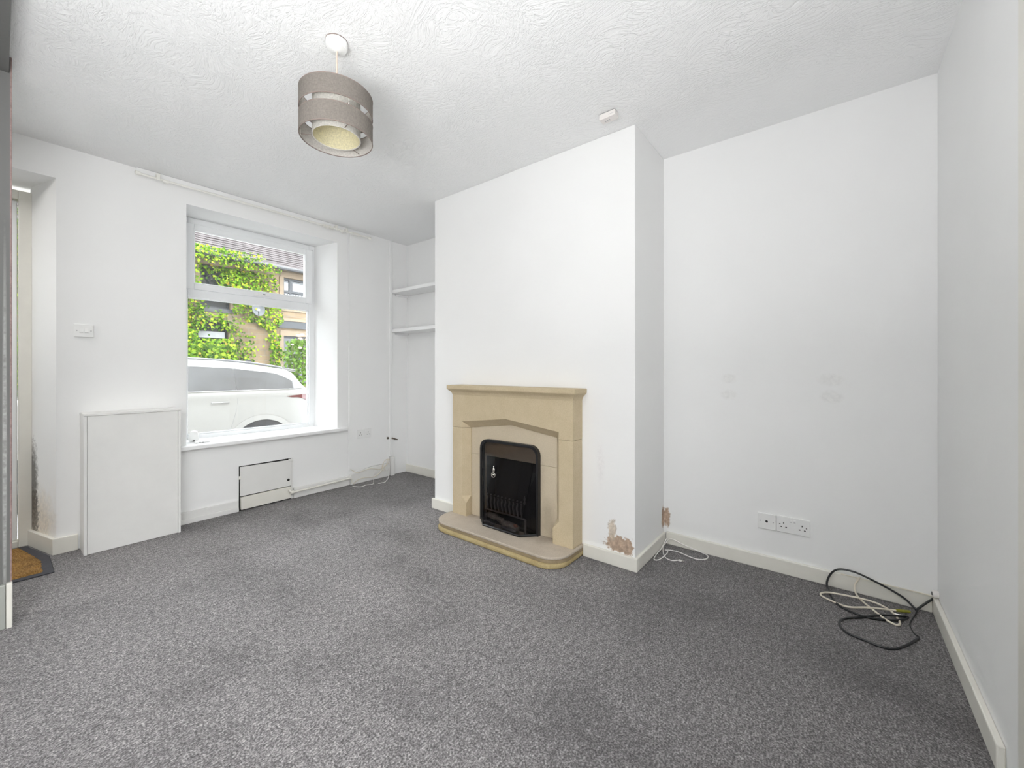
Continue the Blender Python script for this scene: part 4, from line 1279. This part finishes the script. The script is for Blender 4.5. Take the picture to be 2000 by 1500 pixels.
# satellite dish
sdh = thing('satellite_dish', (4.55, HY - 0.25, 2.75), 'grey satellite dish on the ivy covered wall across the street', 'satellite dish')
m = MB()
prof = [(0.0, 0.05), (0.08, 0.045), (0.14, 0.03), (0.19, 0.0), (0.195, 0.004), (0.14, 0.038), (0.08, 0.055), (0.0, 0.062)]
rings = []
for (r, h_) in prof[1:-1]:
    rings.append([(4.53 + 0.88 * r * math.cos(a_) - 0.3 * h_, HY - 0.38 + h_ + 0.10 * r * math.cos(a_) + 0.12 * r * math.sin(a_), 2.77 + r * math.sin(a_)) for a_ in [2 * PI * k / 28 for k in range(28)]])
m.loft(rings)
m.obj('reflector', 'dish', sdh, smooth=True)
MB().tube([(4.55, HY - 0.33, 2.60), (4.44, HY - 0.62, 2.66), (4.42, HY - 0.64, 2.70)], 0.012, 6).obj('arm', 'gutter', sdh, smooth=True)
MB().box(4.39, 4.45, HY - 0.70, HY - 0.62, 2.68, 2.74).obj('receiver', 'blind', sdh, bevel=0.01)
MB().tube([(4.54, HY - 0.32, 2.77), (4.54, HY - 0.001, 2.72)], 0.02, 8).obj('wall_mount', 'gutter', sdh, smooth=True)

# ------------------------------------------------------------------ parked car
M['car_paint'] = simple('white_car_paint', (0.285, 0.285, 0.28), 0.4, vary=0.01, spec=0.25)
M['car_glass'] = simple('car_glass', (0.085, 0.088, 0.095), 0.08, spec=0.9, vary=0.3, vscale=2)
M['car_black'] = simple('car_black_trim', (0.03, 0.03, 0.034), 0.5, vary=0.1)
M['car_rail'] = simple('car_roof_rail', (0.16, 0.165, 0.18), 0.35, 0.3, vary=0.1)
M['tail_red'] = simple('dark_red_lamp', (0.10, 0.022, 0.022), 0.12, vary=0.4, vscale=9)
M['tyre'] = simple('tyre', (0.02, 0.021, 0.024), 0.8, vary=0.3, vscale=30, bump=0.3, bscale=80)
M['alloy'] = simple('alloy', (0.45, 0.46, 0.48), 0.3, 0.8, vary=0.05)
M['seam'] = simple('panel_gap', (0.25, 0.25, 0.26), 0.6, vary=0.05)
car = thing('parked_car', (1.1, 7.93, GZ), 'white estate car parked in the street outside the window', 'car')
CY = 7.93
def interp(tab, x):
    if x <= tab[0][0]: return tab[0][1]
    for (a_, va), (b_, vb) in zip(tab[:-1], tab[1:]):
        if x <= b_:
            u = (x - a_) / (b_ - a_)
            return va + (vb - va) * u
    return tab[-1][1]
ROOF = [(-1.30, 0.20), (-1.22, 0.38), (-1.0, 0.47), (-0.3, 0.60), (0.02, 0.66), (0.35, 0.90), (0.75, 1.13), (1.2, 1.215), (1.67, 1.225), (2.1, 1.205), (2.49, 1.168), (2.8, 1.12), (3.02, 1.075), (3.12, 1.02), (3.22, 0.87), (3.30, 0.775), (3.40, 0.70), (3.46, 0.40), (3.48, 0.05)]
WID = [(-1.30, 0.55), (-1.22, 0.74), (-1.0, 0.88), (-0.5, 0.925), (0.5, 0.93), (2.6, 0.93), (3.0, 0.915), (3.25, 0.86), (3.40, 0.78), (3.48, 0.72)]
ZB = 0.755
def section(x):
    zr, wb = interp(ROOF, x), interp(WID, x)
    zb = min(ZB, zr - 0.012)
    g = max(0.0, min(1.0, (zr - ZB) / 0.46))
    wr = (wb - 0.035) - g * 0.20
    zl = min(0.0, zr - 0.05)
    pts = [(wb - 0.10, GZ + 0.22), (wb - 0.03, GZ + 0.30), (wb - 0.005, -0.05), (wb, min(0.25, zb - 0.10)), (wb - 0.004, min(0.52, zb - 0.06)), (wb - 0.018, min(0.655, zb - 0.03)), (wb - 0.010, min(0.70, zb - 0.015)), (wb - 0.035, zb), (wr, max(zb + 0.003, zr - 0.035)), (wr - 0.07, zr), (wr * 0.5, zr + 0.018), (0.0, zr + 0.024)]
    return pts
stations = [-1.30, -1.22, -1.1, -1.0, -0.7, -0.3, 0.02, 0.2, 0.35, 0.55, 0.75, 1.0, 1.2, 1.45, 1.67, 1.9, 2.1, 2.3, 2.49, 2.65, 2.8, 2.92, 3.02, 3.12, 3.17, 3.22, 3.30, 3.36, 3.40, 3.44, 3.46, 3.48]
rings = []
for x in stations:
    s_ = section(x)
    near = [(x, CY - w_, z) for (w_, z) in s_]
    far = [(x, CY + w_, z) for (w_, z) in s_[:-1]][::-1]
    rings.append(near + far)
body = MB().loft(rings).obj('body', 'car_paint', car, smooth=True)
def side_pt(x, z, off=0.006, sgn=-1):
    s_ = section(x)
    (w0, z0), (w1, z1) = s_[7], s_[8]
    u = 0 if z1 - z0 < 1e-4 else max(0, min(1.1, (z - z0) / (z1 - z0)))
    return (x, CY + sgn * (w0 + (w1 - w0) * u + off), z)
GT = [(0.12, 0.775), (0.45, 0.93), (0.85, 1.08), (1.25, 1.125), (1.65, 1.132), (2.18, 1.106), (2.64, 1.045), (2.78, 1.030), (2.906, 0.983), (3.05, 0.900), (3.225, 0.778)]
for sgn in (-1, 1):
    for (a_, b_) in ((0.12, 1.03), (1.035, 2.225), (2.23, 3.225)):
        n_ = 12
        lo, hi = [], []
        for k in range(n_ + 1):
            x = a_ + (b_ - a_) * k / n_
            zt = interp(GT, x)
            of_ = 0.006 if b_ < 3 else 0.006 + 0.016 * max(0, (x - 2.8) / 0.4)
            lo.append(side_pt(x, 0.772, of_, sgn))
            hi.append(side_pt(x, max(0.774, zt), of_, sgn))
        MB().loft([lo, hi], closed=False, caps=False).obj('side_window', 'car_glass', car, smooth=True)
    # pillars, belt trim, door seams, rails
    MB().tube([side_pt(x, 0.764, 0.004, sgn) for x in [0.1 + 0.1 * k for k in range(32)]], 0.008, 6).obj('belt_trim', 'car_paint', car, smooth=True)
    def rail_pt(x):
        zr = interp(ROOF, x)
        w_ = section(x)[9][0]
        return (x, CY + sgn * (w_ + 0.01), zr + 0.022)
    MB().tube([rail_pt(x) for x in (0.85, 0.95, 1.2, 1.45, 1.67, 1.9, 2.1, 2.3, 2.49, 2.65, 2.8, 2.95)], 0.016, 8).obj('roof_rail', 'car_rail', car, smooth=True)
    def body_pt(x, z, off=0.002):
        s_ = section(x)
        for (w0, z0), (w1, z1) in zip(s_[:-1], s_[1:]):
            if z0 <= z <= z1 and z1 > z0:
                return (x, CY + sgn * (w0 + (w1 - w0) * (z - z0) / (z1 - z0) + off), z)
        return (x, CY + sgn * (s_[3][0] + off), z)
    for xs_ in ([(2.235, 0.75), (2.235, 0.62), (2.21, 0.45), (2.17, 0.30), (2.14, 0.2), (2.12, 0.05)], [(1.03, 0.75), (1.03, 0.3), (1.03, -0.1)], [(0.05, 0.62), (0.0, 0.3), (0.0, -0.1)]):
        MB().tube([body_pt(x, z, 0.0) for x, z in xs_], 0.0035, 6).obj('door_seam', 'seam', car)
    MB().tube([body_pt(x, 0.60, 0.010) for x in (1.90, 1.95, 2.05, 2.12)], 0.010, 8).obj('door_handle', 'car_paint', car, smooth=True)
    # tail lamp wrapping the corner
    lo = [body_pt(x, z, 0.006) for x, z in ((2.93, 0.648), (3.02, 0.625), (3.12, 0.62), (3.20, 0.60), (3.28, 0.56), (3.36, 0.52))]
    hi = [body_pt(x, z, 0.006) for x, z in ((2.94, 0.652), (3.02, 0.655), (3.12, 0.66), (3.20, 0.665), (3.28, 0.67), (3.36, 0.67))]
    MB().loft([lo, hi], closed=False, caps=False).obj('tail_lamp', 'tail_red', car)
    # wheels and arches
    for xw in (2.575, -0.25):
        yy = CY + sgn * 0.935
        zc = -0.15
        ar = MB()
        n_ = 24
        o1 = [(xw + 0.455 * math.cos(PI * k / n_), yy, zc + 0.455 * math.sin(PI * k / n_)) for k in range(n_ + 1)]
        i1 = [(xw + 0.36 * math.cos(PI * k / n_), yy + sgn * 0.001, zc + 0.36 * math.sin(PI * k / n_)) for k in range(n_ + 1)]
        o2 = [(xw + 0.530 * math.cos(PI * k / n_), yy - sgn * 0.004, zc + 0.530 * math.sin(PI * k / n_)) for k in range(n_ + 1)]
        ar.loft([i1, o1], closed=False, caps=False)
        ar.obj('wheel_arch', 'car_black', car)
        MB().loft([o1, [(p[0], p[1] + sgn * 0.010, p[2]) for p in o1], [(p[0], p[1] + sgn * 0.004, p[2]) for p in o2], o2], closed=False, caps=False).obj('arch_lip', 'car_paint', car, smooth=True)
        tp = [(0.20, 0.0), (0.24, 0.012), (0.37, 0.004), (0.385, -0.03), (0.385, -0.20)]
        wh = MB().lathe((xw, yy + sgn * 0.002, zc), [(r, sgn * h_) for r, h_ in tp], 36, 'y').obj('wheel', 'tyre', car, smooth=True)
        sp = MB().lathe((xw, yy + sgn * 0.006, zc), [(0.05, sgn * 0.012), (0.06, 0.0)], 20, 'y')
        for k in range(10):
            a_ = 2 * PI * k / 10
            c_, s_ = math.cos(a_), math.sin(a_)
            sp.tube([(xw + 0.05 * c_, yy + sgn * 0.012, zc + 0.05 * s_), (xw + 0.225 * c_, yy + sgn * 0.012, zc + 0.225 * s_)], 0.012, 6)
        sp.torus((xw, yy + sgn * 0.010, zc), 0.228, 0.012, 'y', 36, 8)
        sp.obj('alloy_rim', 'alloy', wh, smooth=True)
# rear spoiler, windscreens, aerial fin, mirrors
MB().add([(2.98, CY - 0.62, 1.085), (3.18, CY - 0.64, 1.045), (3.18, CY + 0.64, 1.045), (2.98, CY + 0.62, 1.085), (2.98, CY - 0.62, 1.105), (3.185, CY - 0.64, 1.062), (3.185, CY + 0.64, 1.062), (2.98, CY + 0.62, 1.105)],
         [(0, 3, 2, 1), (4, 5, 6, 7), (0, 1, 5, 4), (1, 2, 6, 5), (2, 3, 7, 6), (3, 0, 4, 7)]).obj('spoiler', 'car_paint', car)
MB().tube([(2.95, CY - 0.60, 1.115), (3.19, CY - 0.645, 1.072)], 0.010, 6).obj('spoiler_edge', 'car_rail', car, smooth=True)
def screen(xa, xb, name):
    n_ = 6
    rows = []
    for k in range(n_ + 1):
        x = xa + (xb - xa) * k / n_
        wr = section(x)[9][0] * 0.98
        zr = interp(ROOF, x)
        rows.append([(x, CY - wr, zr + 0.008), (x, CY - wr * 0.5, zr + 0.026), (x, CY, zr + 0.032), (x, CY + wr * 0.5, zr + 0.026), (x, CY + wr, zr + 0.008)])
    MB().loft(rows, closed=False, caps=False).obj(name, 'car_glass', car, smooth=True)
screen(0.06, 0.72, 'windscreen')
screen(3.125, 3.29, 'rear_window')
MB().add([(2.50, CY - 0.02, 1.185), (2.74, CY - 0.025, 1.14), (2.74, CY + 0.025, 1.14), (2.50, CY + 0.02, 1.185), (2.70, CY - 0.006, 1.255), (2.73, CY - 0.006, 1.245), (2.73, CY + 0.006, 1.245), (2.70, CY + 0.006, 1.255)],
         [(0, 3, 2, 1), (4, 5, 6, 7), (0, 1, 5, 4), (1, 2, 6, 5), (2, 3, 7, 6), (3, 0, 4, 7)]).obj('aerial_fin', 'car_black', car)
for sgn in (-1, 1):
    MB().sphere((0.32, CY + sgn * 1.0, 0.86), 0.10, 12, 8, (0.6, 1.0, 0.8)).obj('mirror', 'car_paint', car, smooth=True)
